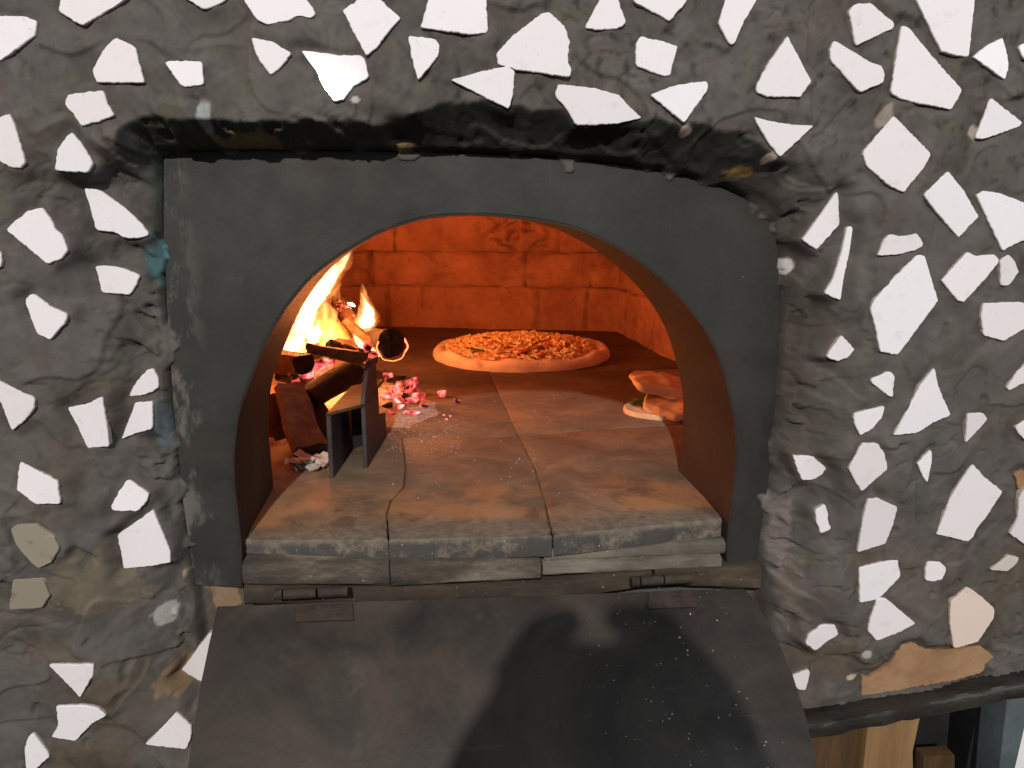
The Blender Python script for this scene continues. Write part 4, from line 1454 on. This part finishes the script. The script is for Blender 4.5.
ember((407, 395), 0.006, 0.017, 'large blocky pink-red ember at the back of the ember heap', seed=1, stretch=(1.7, 0.9, 1.0), rot=0.15)
ember((386, 402), 0.004, 0.011, 'red ember touching the iron guard', seed=2)
ember((398, 405), 0.003, 0.009, 'small bright ember between the larger ones', seed=3)
ember((419, 405), 0.003, 0.013, 'rounded pink ember at the right of the heap', seed=4)
ember((400, 412), 0.002, 0.008, 'tiny white-hot ember at the front of the heap', seed=5)
ember((413, 416), 0.002, 0.012, 'flat bright ember lowest in the heap', seed=6, stretch=(1.7, 0.8, 0.5), rot=-0.25)
ember((442, 397), 0.0, 0.0085, 'single bright ember lying apart on the hearth', seed=7)
ember((457, 403), 0.0, 0.006, 'small darkening ember farthest right on the hearth', seed=8)
ember((388, 383), 0.004, 0.011, 'dim ember at the back left of the heap', seed=9)
ember((396, 384), 0.004, 0.014, 'black half-dead coal at the back of the heap', 'coal', seed=10, stretch=(1.8, 0.9, 0.6))
ember((388, 411), 0.002, 0.010, 'black coal at the front left of the heap beside the iron guard', 'coal', seed=11)
ember((394, 396), 0.004, 0.009, 'glowing ember wedged between the iron guard and the large one', seed=12, stretch=(1.0, 0.8, 1.1))
ember((409, 405), 0.003, 0.010, 'middle ember of the heap, glowing pink', seed=13, stretch=(1.1, 0.8, 0.9))
ember((424, 409), 0.001, 0.007, 'small ember at the right front edge of the heap', seed=14)
ember((392, 416), 0.001, 0.006, 'small dull ember at the left front edge of the heap', seed=15)
ember((416, 389), 0.010, 0.008, 'bright ember on top of the heap at the back right', seed=16, stretch=(1.0, 0.8, 1.2))
ember((404, 400), 0.002, 0.010, 'black coal in the middle of the ember heap', 'coal', seed=17, stretch=(1.2, 0.9, 0.7))
for k, p in enumerate(((444, 416), (446, 420), (450, 417))):
    ember(p, 0.0, 0.0022, 'tiny red spark on the hearth in front of the small dark ember', seed=20 + k)

def pile_ember(u, v, Y, size, label, seed):
    ember((407, 395), 0.0, size, label, seed=seed, stretch=(1.3, 0.9, 0.9), rot=seed * 0.7)
    o = [q for q in COL.objects if q.get('label') == label][-1]
    o.location = P(u, v, Y)


pile_ember(306, 379, 0.50, 0.013, 'glowing coal in the pile below the round log', 31)
pile_ember(318, 372, 0.52, 0.015, 'large glowing coal between the round log and the thick dark log', 32)
pile_ember(330, 366, 0.54, 0.012, 'glowing coal under the middle of the boat-shaped log', 33)
pile_ember(297, 388, 0.46, 0.011, 'glowing coal behind the head of the upright brown log', 34)
pile_ember(366, 352, 0.60, 0.013, 'bright coal at the left foot of the charred log', 35)
pile_ember(374, 358, 0.58, 0.009, 'small bright coal right above the iron guard', 36)
pile_ember(344, 313, 0.92, 0.013, 'glowing coal high at the back of the pile', 37)
pile_ember(352, 320, 0.90, 0.010, 'small glowing coal at the back of the pile beside the burning log', 38)
pile_ember(358, 366, 0.56, 0.011, 'dull glowing coal behind the top of the iron guard', 39)

# ash: low heaps and crumbs nobody could count
bm = bmesh.new()


def ash_heap(u, v, ru, rv, h, n=26):
    c_ = F(u, v)
    rows = []
    for i in range(n + 1):
        for j in range(n + 1):
            a, b = i / n * 2 - 1, j / n * 2 - 1
            x, y = c_.x + a * ru, c_.y + b * rv
            k = max(0, 1 - (a * a + b * b))
            k = max(0, k + 0.55 * float(fbm(np.array(x * 22), np.array(y * 22), 3, 121)) * (1 - k) - 0.25 * (1 - k))
            hh = h * k * (0.7 + 0.9 * float(fbm(np.array(x * 70), np.array(y * 70), 3, 120))) - 0.0012
            rows.append(bm.verts.new((x, y, HZ + hh)))
    for i in range(n):
        for j in range(n):
            q = i * (n + 1) + j
            bm.faces.new((rows[q], rows[q + n + 1], rows[q + n + 2], rows[q + 1]))


ash_heap(396, 410, 0.085, 0.13, 0.010, 44)
ash_heap(350, 392, 0.12, 0.16, 0.02)
ash_heap(300, 430, 0.09, 0.10, 0.018)
for k in range(330):
    t = random.random() ** 1.5
    u = 385 + random.gauss(0, 8) + t * 75
    v = 425 + random.gauss(0, 13) + t * 10
    if k % 4 == 0:
        u, v = random.uniform(330, 560), random.uniform(395, 500)
    if u < 372 and v > 440:
        continue
    c_ = F(u, v)
    s = random.uniform(0.0004, 0.0013) * (1.5 if random.random() < 0.1 else 1)
    mt = bmesh.ops.create_cube(bm, size=1.0)
    for q in mt['verts']:
        q.co = Vector((q.co.x * s * random.uniform(1, 2.5), q.co.y * s * 2, q.co.z * s)) + c_ + Vector((0, 0, s * 0.5))
tag(obj('ash', bm, M['ash'], None, True, F(398, 414), 40), 'pale wood ash and crumbs spilled round the embers', 'ash', None, 'stuff')

# pale curled flakes in front of the upright log
bm = bmesh.new()
for k in range(34):
    c_ = F(random.uniform(291, 326), random.uniform(463, 471)) + Vector((0, 0, random.uniform(0.0, 0.014)))
    s = random.uniform(0.004, 0.010)
    rot = Matrix.Rotation(random.uniform(0, 6.3), 3, 'Z') @ Matrix.Rotation(random.uniform(-0.9, 0.9), 3, 'X')
    g = []
    for i in range(4):
        for j in range(3):
            x, y = (i / 3 - 0.5) * 2, (j / 2 - 0.5) * 1.4
            z = 0.35 * x * x + 0.2 * mnoise.noise(Vector((x * 2 + k, y * 2, k)))
            g.append(c_ + rot @ (Vector((x, y, z)) * s))
    vs = [bm.verts.new(p) for p in g] + [bm.verts.new(p - rot @ Vector((0, 0, 0.0012))) for p in g]
    for i in range(3):
        for j in range(2):
            q = i * 3 + j
            bm.faces.new((vs[q], vs[q + 3], vs[q + 4], vs[q + 1]))
            q += 12
            bm.faces.new((vs[q + 1], vs[q + 4], vs[q + 3], vs[q]))
tag(obj('ash_flakes', bm, M['ash_flake'], None, False, F(308, 467)), 'heap of pale curled ash flakes at the foot of the upright log', 'ash', None, 'stuff')

# ------------------------------------------------------------------ flames


def flame(pts, mat, label, seed=0, nring=16, halo=False):
    """pts: (u, v, depth, half width in picture units): a tapering tongue"""
    cs = [np.array(list(P(u, v, Y)) + [r_ * (Y - CAM.y) / FPX]) for u, v, Y, r_ in pts]
    sm = smooth_curve(cs, 6)
    bm = bmesh.new()
    rows = []
    for i, q in enumerate(sm):
        row = []
        for k in range(nring):
            an = 2 * math.pi * k / nring
            rr = max(q[3], 0.0008) * (1 + 0.30 * mnoise.noise(Vector((math.cos(an) * 1.3 + seed, math.sin(an) * 1.3, i * 0.30))) + 0.30 * mnoise.noise(Vector((math.cos(an) * 2.6 + seed, math.sin(an) * 2.6, i * 0.75))))
            row.append(bm.verts.new((q[0] + math.cos(an) * rr, q[1] + math.sin(an) * rr, q[2])))
        rows.append(row)
    for r0, r1 in zip(rows, rows[1:]):
        for k in range(nring):
            bm.faces.new((r0[k], r0[(k + 1) % nring], r1[(k + 1) % nring], r1[k]))
    bm.faces.new(rows[0])
    bm.faces.new(rows[-1])
    o = obj('flame', bm, mat, None, True, (sm[0][0], sm[0][1], sm[0][2]), None)
    tag(o, label, 'flame', 'flames of the wood fire')
    if halo:
        bm = bmesh.new()
        prev = None
        for i, q in enumerate(sm):
            ring = []
            for k in range(nring):
                an = 2 * math.pi * k / nring
                rr = max(q[3], 0.0008) * 1.55 * (1 + 0.35 * mnoise.noise(Vector((math.cos(an) * 1.6 + seed + 3, math.sin(an) * 1.6, i * 0.5)))) + 0.002
                ring.append(bm.verts.new((q[0] + math.cos(an) * rr, q[1] + math.sin(an) * rr, q[2])))
            if prev:
                for k in range(nring):
                    bm.faces.new((prev[k], prev[(k + 1) % nring], ring[(k + 1) % nring], ring[k]))
            else:
                bm.faces.new(ring)
            prev = ring
        bm.faces.new(prev)
        obj('outer_flame', bm, M['flame_soft'], o, True, None, None)


flame([(294, 352, 0.60, 12), (298, 338, 0.60, 12), (305, 320, 0.60, 9.5), (314, 300, 0.60, 9.5), (327, 281, 0.60, 8.5), (340, 265, 0.60, 6), (351, 250, 0.60, 0.8)], M['flame'], 'tall white-yellow flame tongue leaning right along the arch', 1, halo=True)
flame([(312, 343, 0.60, 6), (315, 333, 0.60, 6), (318, 326, 0.60, 2.5), (320, 320, 0.60, 0.4)], M['flame_small'], 'short flame lick at the foot of the tall flame', 2)
flame([(364, 330, 0.84, 5), (367, 322, 0.84, 7.5), (368, 312, 0.84, 6), (366, 303, 0.84, 2.5), (361, 293, 0.84, 0.4)], M['flame_small'], 'small bright flame above the charred log', 3, halo=True)
flame([(376, 356, 0.62, 4), (369, 350, 0.62, 6), (361, 344, 0.62, 5), (353, 333, 0.62, 0.5)], M['flame_small'], 'low flame licking the left of the charred log', 4, halo=True)
flame([(318, 348, 0.63, 11), (320, 334, 0.63, 13), (326, 318, 0.63, 11), (332, 300, 0.63, 7), (340, 284, 0.63, 1)], M['flame_wisp'], 'ragged orange wisps right of the tall flame', 12)
flame([(362, 352, 0.70, 9), (362, 338, 0.74, 11), (364, 322, 0.78, 11), (366, 304, 0.80, 7), (362, 284, 0.82, 1)], M['flame_wisp'], 'ragged orange wisps around the small bright flame', 13)
flame([(284, 360, 0.55, 7), (288, 352, 0.55, 8), (296, 343, 0.55, 6), (306, 336, 0.55, 1)], M['flame_small'], 'low white flame over the log at the left wall', 14)
flame([(341, 318, 0.95, 5), (340, 310, 0.95, 6), (346, 303, 0.95, 4), (354, 306, 0.95, 1)], M['flame_small'], 'faint pink flame patch at the back of the fire', 5)
flame([(314, 395, 0.55, 14), (316, 382, 0.55, 17), (320, 370, 0.55, 14), (324, 360, 0.55, 6), (328, 352, 0.55, 1)], M['flame_bed'], 'red-orange glow of flame between the logs', 6)
flame([(352, 374, 0.62, 8), (350, 364, 0.62, 7), (346, 356, 0.62, 2)], M['flame_bed'], 'thin red flame behind the thick dark log', 7)

# ------------------------------------------------------------------ pizza


def m_crust():
    m = Mat('pizza_dough')
    n = m.noise(40, 5, 0.6)
    c = m.ramp(n, [(0.3, (0.66, 0.54, 0.42)), (0.6, (0.80, 0.71, 0.60))])
    c = m.mix(m.math('MULTIPLY', m.mapr(m.noise(22, 4, 0.6), 0.6, 0.75), 0.6), c, (0.30, 0.15, 0.07))
    m.set(c, 0.75, spec=0.3)
    m.bump(m.noise(70, 5), 0.35, 0.004)
    return m.m


M['crust'] = m_crust()
M['cheese'] = m_simple('melting_cheese', (0.78, 0.54, 0.20), (0.88, 0.70, 0.36), 60, 0.45, 0.3, 0.002, 0.5)
M['pale_topping'] = m_simple('pale_topping', (0.62, 0.52, 0.34), (0.80, 0.72, 0.52), 60, 0.55, 0.2, 0.002, 0.4)
M['ham'] = m_simple('red_sausage', (0.46, 0.14, 0.07), (0.66, 0.28, 0.16), 90, 0.45, 0.3, 0.002, 0.5)
M['sauce'] = m_simple('tomato_sauce', (0.52, 0.22, 0.06), (0.74, 0.42, 0.14), 40, 0.5, 0.4, 0.004, 0.5)
M['herb'] = m_simple('green_herb', (0.05, 0.09, 0.02), (0.12, 0.17, 0.05), 80, 0.6, 0.3)

pcn = F(520, 355)
pR = (F(607, 355) - F(433, 355)).length / 2
pz = thing('pizza', 'round pizza with pale puffy crust and orange cheese topping at the back of the hearth', 'pizza', pcn)


def polar(fn, nr, na, R):
    vs, fs = [], []
    for i in range(nr + 1):
        for k in range(na):
            vs.append(fn(i / nr, 2 * math.pi * k / na))
    for i in range(nr):
        for k in range(na):
            j = (k + 1) % na
            fs.append((i * na + k, i * na + j, (i + 1) * na + j, (i + 1) * na + k))
    return vs, fs


def rim_r(a):
    return pR * (1 + 0.040 * mnoise.noise(Vector((math.cos(a) * 1.5, math.sin(a) * 1.5, 4))) + 0.022 * mnoise.noise(Vector((math.cos(a) * 5, math.sin(a) * 5, 9))))


RIMH = 0.024


def crust_pt(t, a):
    """profile from the centre of the top over the rim to the underside"""
    R = rim_r(a)
    hh = RIMH * (1 + 0.55 * mnoise.noise(Vector((math.cos(a) * 3, math.sin(a) * 3, 2))))
    if t < 0.5:
        r = R * 0.86 * (t / 0.5)
        z = 0.011
    else:
        k = (t - 0.5) / 0.5
        an = math.pi * (1 - k)
        r = R * 0.925 + R * 0.075 * math.cos(an)
        z = 0.011 + (hh - 0.011) * math.sin(an) if k < 0.5 else hh * (0.02 + 0.98 * math.sin(an) ** 0.75 if math.sin(an) > 0 else 0.02)
    z += 0.0016 * mnoise.noise(Vector((r * math.cos(a) * 40, r * math.sin(a) * 40, 1)))
    return (pcn.x + r * math.cos(a), pcn.y + r * math.sin(a), HZ + max(z, 0.0006))


vs, fs = polar(crust_pt, 30, 120, pR)
me = bpy.data.meshes.new('crust')
me.from_pydata(vs, [], fs)
link_mesh('crust', me, M['crust'], pz)


def top_z(x, y):
    r = math.hypot(x, y) / pR
    return 0.012 + 0.022 * max(0, 1 - (r / 0.9) ** 2.5) + 0.006 * mnoise.noise(Vector((x * 35, y * 35, 3)))


def sauce_pt(t, a):
    r = 0.865 * rim_r(a) * t * (1 + 0.03 * mnoise.noise(Vector((math.cos(a) * 6, math.sin(a) * 6, 7))))
    x, y = r * math.cos(a), r * math.sin(a)
    return (pcn.x + x, pcn.y + y, HZ + top_z(x, y) - (0.006 if t > 0.98 else 0))


vs, fs = polar(sauce_pt, 24, 90, pR)
me = bpy.data.meshes.new('sauce')
me.from_pydata(vs, [], fs)
link_mesh('sauce', me, M['sauce'], pz)


def shred(bm, x, y, L, w_, rng, lift=0.0):
    z = HZ + top_z(x, y) + lift
    a = rng.uniform(0, 6.28)
    d = Vector((math.cos(a), math.sin(a), rng.uniform(-0.25, 0.4))).normalized()
    s = d.cross(Vector((0, 0, 1))).normalized()
    u_ = s.cross(d)
    c_ = Vector((pcn.x + x, pcn.y + y, z))
    prev = None
    cv = rng.uniform(-0.3, 0.3)
    for i in range(4):
        t = i / 3 - 0.5
        p = c_ + d * L * t + s * cv * L * (t * t) + u_ * w_ * 0.3 * math.sin(i * 2.1)
        ring = [bm.verts.new(p + s * w_ * a_ + u_ * w_ * b_) for a_, b_ in ((-.5, -.4), (.5, -.4), (.5, .4), (-.5, .4))]
        if prev:
            for q in range(4):
                bm.faces.new((prev[q], prev[(q + 1) % 4], ring[(q + 1) % 4], ring[q]))
        else:
            bm.faces.new(ring[::-1])
        prev = ring
    bm.faces.new(prev)


rg = random.Random(11)
bmc, bmp = bmesh.new(), bmesh.new()
for k in range(1700):
    r = pR * 0.83 * math.sqrt(rg.random())
    a = rg.uniform(0, 6.28)
    x, y = r * math.cos(a), r * math.sin(a)
    back = y / pR > -0.25 + rg.uniform(-0.3, 0.3)
    if back:
        shred(bmc, x, y, rg.uniform(0.007, 0.018), rg.uniform(0.004, 0.0075), rg, rg.uniform(0.000, 0.010))
    elif rg.random() < 0.55:
        shred(bmp, x, y, rg.uniform(0.007, 0.018), rg.uniform(0.003, 0.006), rg, rg.uniform(0.001, 0.006))
o = obj('grated_cheese', bmc, M['cheese'], pz, True, None, 40)
o['kind'] = 'stuff'
o = obj('onion_shreds', bmp, M['pale_topping'], pz, True, None, 40)
o['kind'] = 'stuff'
o['label'] = 'pale shreds on the front half'
for k in range(26):
    r = pR * 0.80 * math.sqrt(rg.random())
    a = rg.uniform(-math.pi, 0) if k < 18 else rg.uniform(0, 6.28)
    x, y = r * math.cos(a), r * math.sin(a)
    bm = bmesh.new()
    bmesh.ops.create_icosphere(bm, subdivisions=2, radius=1.0)
    sx, sy, sz = rg.uniform(0.010, 0.019), rg.uniform(0.008, 0.014), rg.uniform(0.003, 0.006)
    rot = Matrix.Rotation(rg.uniform(0, 6.28), 3, 'Z') @ Matrix.Rotation(rg.uniform(-0.5, 0.5), 3, 'X')
    for v in bm.verts:
        d = v.co.copy()
        v.co = rot @ (Vector((d.x * sx, d.y * sy, d.z * sz)) * (1 + 0.3 * mnoise.noise(d * 1.6 + Vector((k, 0, 0)))))
        v.co += Vector((pcn.x + x, pcn.y + y, HZ + top_z(x, y) + 0.005))
    obj('sausage_piece', bm, M['ham'], pz, True, None, 50)
for k in range(3):
    bm = bmesh.new()
    c_ = Vector((pcn.x - pR * (0.60 - 0.05 * k), pcn.y - pR * (0.33 + 0.06 * k), HZ + 0.030))
    bmesh.ops.create_icosphere(bm, subdivisions=2, radius=1.0)
    for v in bm.verts:
        d = v.co.copy()
        v.co = Vector((d.x * 0.014, d.y * 0.007, d.z * 0.003)) * (1 + 0.4 * mnoise.noise(d * 2 + Vector((k, 3, 0)))) + c_
    obj('herb_leaf', bm, M['herb'], pz, True, None, 50)

# ------------------------------------------------------------------ folded flatbread at the right
fb = thing('folded_flatbread', 'folded filled flatbread stacked on a thin round crust behind the right side of the arch', 'flatbread', F(668, 415))
fc_ = F(668, 417)
fR_ = (F(682, 413) - F(625, 413)).length * 0.80
fx = fc_.x + 0.012
M['flat_dough'] = m_simple('baked_flatbread', (0.50, 0.34, 0.19), (0.72, 0.55, 0.36), 34, 0.75, 0.35, 0.004, 0.3)


def base_pt(t, a):
    R = fR_ * (1 + 0.03 * mnoise.noise(Vector((math.cos(a) * 2, math.sin(a) * 2, 21))))
    if t < 0.6:
        r, z = R * 0.9 * t / 0.6, 0.005
    else:
        k = (t - 0.6) / 0.4
        r, z = R * (0.9 + 0.1 * math.sin(k * math.pi / 2 * 1.0)), 0.005 + 0.006 * math.sin(k * math.pi) - 0.0045 * k
    return (fx + r * math.cos(a), fc_.y + 0.035 + r * 0.8 * math.sin(a), HZ + max(z, 0.0006))


vs, fs = polar(base_pt, 14, 60, fR_)
me = bpy.data.meshes.new('crust')
me.from_pydata(vs, [], fs)
link_mesh('crust', me, M['flat_dough'], fb)


def flat_piece(cx_, cy_, z0, lx, ly, h, seed, rot, dx, dy, power=3.0):
    """a folded flat of dough: superellipse outline, rounded edge, wavy top, tilted a little"""
    R3 = Matrix.Rotation(rot, 3, 'Z')

    def fn(t, a):
        ca, sa = math.cos(a), math.sin(a)
        r0 = (abs(ca) ** power + abs(sa) ** power) ** (-1 / power)
        r0 *= 1 + 0.20 * mnoise.noise(Vector((ca * 2 + seed, sa * 2, 3))) + 0.03 * mnoise.noise(Vector((ca * 7 + seed, sa * 7, 5)))
        if t < 0.5:
            k, z = t / 0.5 * 0.93, 1.0
        else:
            q = (t - 0.5) / 0.5 * math.pi
            k, z = 0.93 + 0.07 * math.sin(q), 0.5 + 0.5 * math.cos(q)
        if t >= 0.999:
            k = 0.80
        x, y = r0 * k * ca * lx, r0 * k * sa * ly
        zz = z * h + z * 0.70 * h * mnoise.noise(Vector((x * 30 + seed, y * 30, 1))) + z * 0.25 * h * max(0, 1 - k)
        zz -= z * 0.45 * h * math.exp(-((x * 0.8 + y * 0.6 - 0.01) / 0.006) ** 2)
        p = R3 @ Vector((x, y, zz))
        return (cx_ + p.x, cy_ + p.y, z0 + p.z + dx * p.x + dy * p.y)
    vs, fs = polar(fn, 22, 64, 1.0)
    me = bpy.data.meshes.new('folded_dough')
    me.from_pydata(vs, [], fs)
    link_mesh('folded_dough', me, M['flat_dough'], fb)


flat_piece(fx + 0.018, fc_.y + 0.020, HZ + 0.009, 0.060, 0.052, 0.018, 3, 0.5, 0.05, 0.12, 4.0)
flat_piece(fx + 0.010, fc_.y + 0.046, HZ + 0.037, 0.070, 0.054, 0.013, 9, -0.25, -0.12, 0.10, 4.0)
bm = bmesh.new()
bmesh.ops.create_icosphere(bm, subdivisions=3, radius=1.0)
cl_ = F(638, 411)
for v in bm.verts:
    d = v.co.copy()
    v.co = Vector((d.x * 0.020, d.y * 0.016, d.z * 0.006)) * (1 + 0.5 * mnoise.noise(d * 3.2)) + Vector((cl_.x + 0.014, cl_.y + 0.02, HZ + 0.012))
obj('filling', bm, M['herb'], fb, True, None, 50)
bm = bmesh.new()
bmesh.ops.create_icosphere(bm, subdivisions=3, radius=1.0)
for v in bm.verts:
    d = v.co.copy()
    v.co = Vector((d.x * 0.030, d.y * 0.025, d.z * 0.010)) * (1 + 0.35 * mnoise.noise(d * 2.2 + Vector((5, 0, 0)))) + Vector((fx + 0.03, fc_.y - 0.02, HZ + 0.022))
obj('filling', bm, M['ham'], fb, True, None, 50)

# ------------------------------------------------------------------ lower right corner: rail, planks, post


def bar(name, a, b, w_, h_, mat, label, cat, n=24, seed=0, amp=0.002, rnd=0.35):
    a, b = Vector(a), Vector(b)
    ax = (b - a).normalized()
    e1 = ax.cross(Vector((0, 0, 1))).normalized()
    e2 = e1.cross(ax)
    bm = bmesh.new()
    prev = None
    m_ = 20
    for i in range(n + 1):
        t = i / n
        ring = []
        for k in range(m_):
            an = 2 * math.pi * k / m_
            cx_, sx_ = math.cos(an), math.sin(an)
            px_ = math.copysign(abs(cx_) ** rnd, cx_) * w_ / 2
            pz_ = math.copysign(abs(sx_) ** rnd, sx_) * h_ / 2
            j = amp * (mnoise.noise(Vector((cx_ * 2 + seed, sx_ * 2, t * 9))) + 0.4 * mnoise.noise(Vector((cx_ * 3 + seed, sx_ * 3, t * 34))))
            ring.append(bm.verts.new(a + (b - a) * t + e1 * (px_ + j * cx_) + e2 * (pz_ + j * sx_)))
        if prev:
            for k in range(m_):
                bm.faces.new((prev[k], prev[(k + 1) % m_], ring[(k + 1) % m_], ring[k]))
        else:
            bm.faces.new(ring)
        prev = ring
    bm.faces.new(prev[::-1])
    o = obj(name, bm, mat, None, True, (a + b) / 2, 45)
    return tag(o, label, cat)


bar('rail', P(795, 720, -0.062), P(1060, 669, -0.045), 0.05, 0.021, M['rail'], 'dark varnished rail running under the mortar wall at the lower right', 'rail', n=60, seed=3, amp=0.0028, rnd=0.45)


def board(name, px, Y, th, mat, label, cat):
    bm = bmesh.new()
    a = [P(u, v, Y) for u, v in px]
    prism(bm, a, [p + Vector((0, th, 0)) for p in a])
    bevel(bm, 0.002, 2)
    return tag(obj(name, bm, mat, None, True, sum(a, Vector()) / len(a), 35), label, cat)


board('plank', [(790, 716), (868, 708), (860, 800), (795, 800)], -0.030, 0.03, M['plank_brown'], 'dark brown plank under the rail beside the open door', 'plank')
board('plank', [(870, 704), (926, 696), (911, 752), (915, 800), (860, 800)], -0.038, 0.03, M['plank_tan'], 'pale tan plank under the rail', 'plank')
board('plank', [(924, 757), (955, 755), (955, 800), (922, 800)], 0.05, 0.02, M['plank_brown'], 'short brown plank end in the dark gap beside the pale plank', 'plank')
board('plank', [(905, 690), (1080, 660), (1080, 830), (905, 830)], 0.10, 0.02, M['dull_black'], 'black sheet added at the back of the gap under the rail', 'board')  # sheet added to close the gap, its black standing in for shade
board('post', [(1008, 690), (1030, 684), (1027, 716), (1013, 770), (1011, 800), (997, 800), (1000, 766)], -0.03, 0.04, M['post'], 'blue-grey painted post at the lower right corner', 'post')
board('panel', [(1022, 700), (1080, 690), (1080, 830), (1004, 830)], -0.012, 0.01, M['white_paint'], 'white panel behind the blue-grey post', 'panel')

# ------------------------------------------------------------------ the photographer, whose shadow falls on the door
pers = thing('person', 'photographer in a dark shirt holding up a small camera, casting the shadow on the door', 'person', (-0.08, -1.24, 0.0))
JV, JE = [], []


def jv(p, r, parent=None):
    JV.append((Vector(p), r))
    if parent is not None:
        JE.append((parent, len(JV) - 1))
    return len(JV) - 1


XB, XC = -0.08, 0.006
pv = jv((XB, -1.26, 0.84), 0.135)
w1 = jv((XB, -1.255, 1.00), 0.125, pv)
w2 = jv((XB, -1.25, 1.15), 0.135, w1)
ck = jv((XB, -1.245, 1.26), 0.10, w2)
nk = jv((XB, -1.23, 1.355), 0.052, ck)
h1 = jv((XB, -1.21, 1.43), 0.070, nk)
h2 = jv((XB, -1.205, 1.50), 0.078, h1)
h3 = jv((XB, -1.22, 1.555), 0.052, h2)
ns = jv((XB, -1.12, 1.452), 0.012, h1)
for s_ in (-1, 1):
    hp = jv((XB + s_ * 0.095, -1.26, 0.78), 0.095, pv)
    kn = jv((XB + s_ * 0.11, -1.23, 0.43), 0.062, hp)
    an_ = jv((XB + s_ * 0.12, -1.27, 0.08), 0.042, kn)
    jv((XB + s_ * 0.13, -1.12, 0.035), 0.034, an_)
    sh = jv((XB + s_ * 0.175, -1.245, 1.25), 0.062, ck)
    el_ = jv((XB + s_ * 0.235, -1.03, 1.05), 0.048, sh)
    wr_ = jv((XC + s_ * 0.100, -0.868, 1.275), 0.034, el_)
    pm = jv((XC + s_ * 0.064, -0.838, 1.342), 0.036, wr_)
    for q, (fx_, fz_) in enumerate(((0.040, 1.388), (0.038, 1.395), (0.046, 1.374), (0.054, 1.356))):
        k1 = jv((XC + s_ * (fx_ + (0.012 if s_ < 0 else 0.018)), -0.814 - 0.004 * q, fz_ + 0.009), 0.0150, pm)
        jv((XC + s_ * (fx_ - (0.027 if s_ < 0 else 0.031)), -0.798 - 0.003 * q, fz_ + 0.010 - 0.006 * q), 0.0140, k1)
    t1 = jv((XC + s_ * 0.050, -0.842, 1.312), 0.0115, pm)
    jv((XC + s_ * 0.028, -0.834, 1.318), 0.009, t1)
me = bpy.data.meshes.new('body')
me.from_pydata([p for p, r in JV], JE, [])
bo = bpy.data.objects.new('body', me)
COL.objects.link(bo)
sk = bo.modifiers.new('skin', 'SKIN')
for i, (p, r) in enumerate(JV):
    me.skin_vertices[0].data[i].radius = (r, r)
me.skin_vertices[0].data[0].use_root = True
sb = bo.modifiers.new('sub', 'SUBSURF')
sb.levels = sb.render_levels = 2
bpy.context.view_layer.update()
dg = bpy.context.evaluated_depsgraph_get()
me2 = bpy.data.meshes.new_from_object(bo.evaluated_get(dg))
bpy.data.objects.remove(bo)
M['skin'] = m_simple('skin', (0.45, 0.27, 0.19), (0.55, 0.35, 0.26), 30, 0.55, 0.1)
M['shirt'] = m_simple('dark_shirt', (0.03, 0.035, 0.05), (0.05, 0.055, 0.075), 60, 0.9, 0.3)
M['trousers'] = m_simple('trousers', (0.03, 0.03, 0.035), (0.05, 0.05, 0.055), 60, 0.9, 0.3)
me2.name = 'body'
bo = link_mesh('body', me2, [M['skin'], M['shirt'], M['trousers']], pers)
for p in me2.polygons:
    c_ = p.center + Vector(pers.location)
    p.material_index = 2 if c_.z < 0.86 else (0 if (c_.z > 1.335 and c_.y < -1.0) or c_.y > -0.90 else 1)
bm = bmesh.new()
bmesh.ops.create_icosphere(bm, subdivisions=3, radius=1.0)
for v in list(bm.verts):
    d = v.co.copy()
    v.co = Vector((d.x * 0.086, d.y * 0.095, d.z * 0.095)) * (1 + 0.05 * mnoise.noise(d * 4)) + Vector((XB, -1.225, 1.505))
bmesh.ops.delete(bm, geom=[v for v in bm.verts if v.co.y > -1.16 and v.co.z < 1.54], context='VERTS')
obj('hair', bm, M['coal'], pers, True, None, None)
cmr = thing('camera', 'small black compact camera held up in both hands of the photographer', 'camera', (0.008, -0.80, 1.315))
bm = bmesh.new()
bmesh.ops.create_cube(bm, size=1.0)
for v in bm.verts:
    v.co = Vector((v.co.x * 0.098, v.co.y * 0.026, v.co.z * 0.058)) + Vector((0.008, -0.803, 1.342))
bevel(bm, 0.004, 3)
obj('body', bm, M['dull_black'], cmr, True, None, 40)
bm = bmesh.new()
f_ = [Vector((0.0 + 0.022 * math.cos(2 * math.pi * i / 28), -0.790, 1.340 + 0.022 * math.sin(2 * math.pi * i / 28))) for i in range(28)]
prism(bm, f_, [p + Vector((0, 0.018, 0)) for p in f_])
bevel(bm, 0.001, 1)
obj('lens', bm, M['hinge'], cmr, True, None, 40)
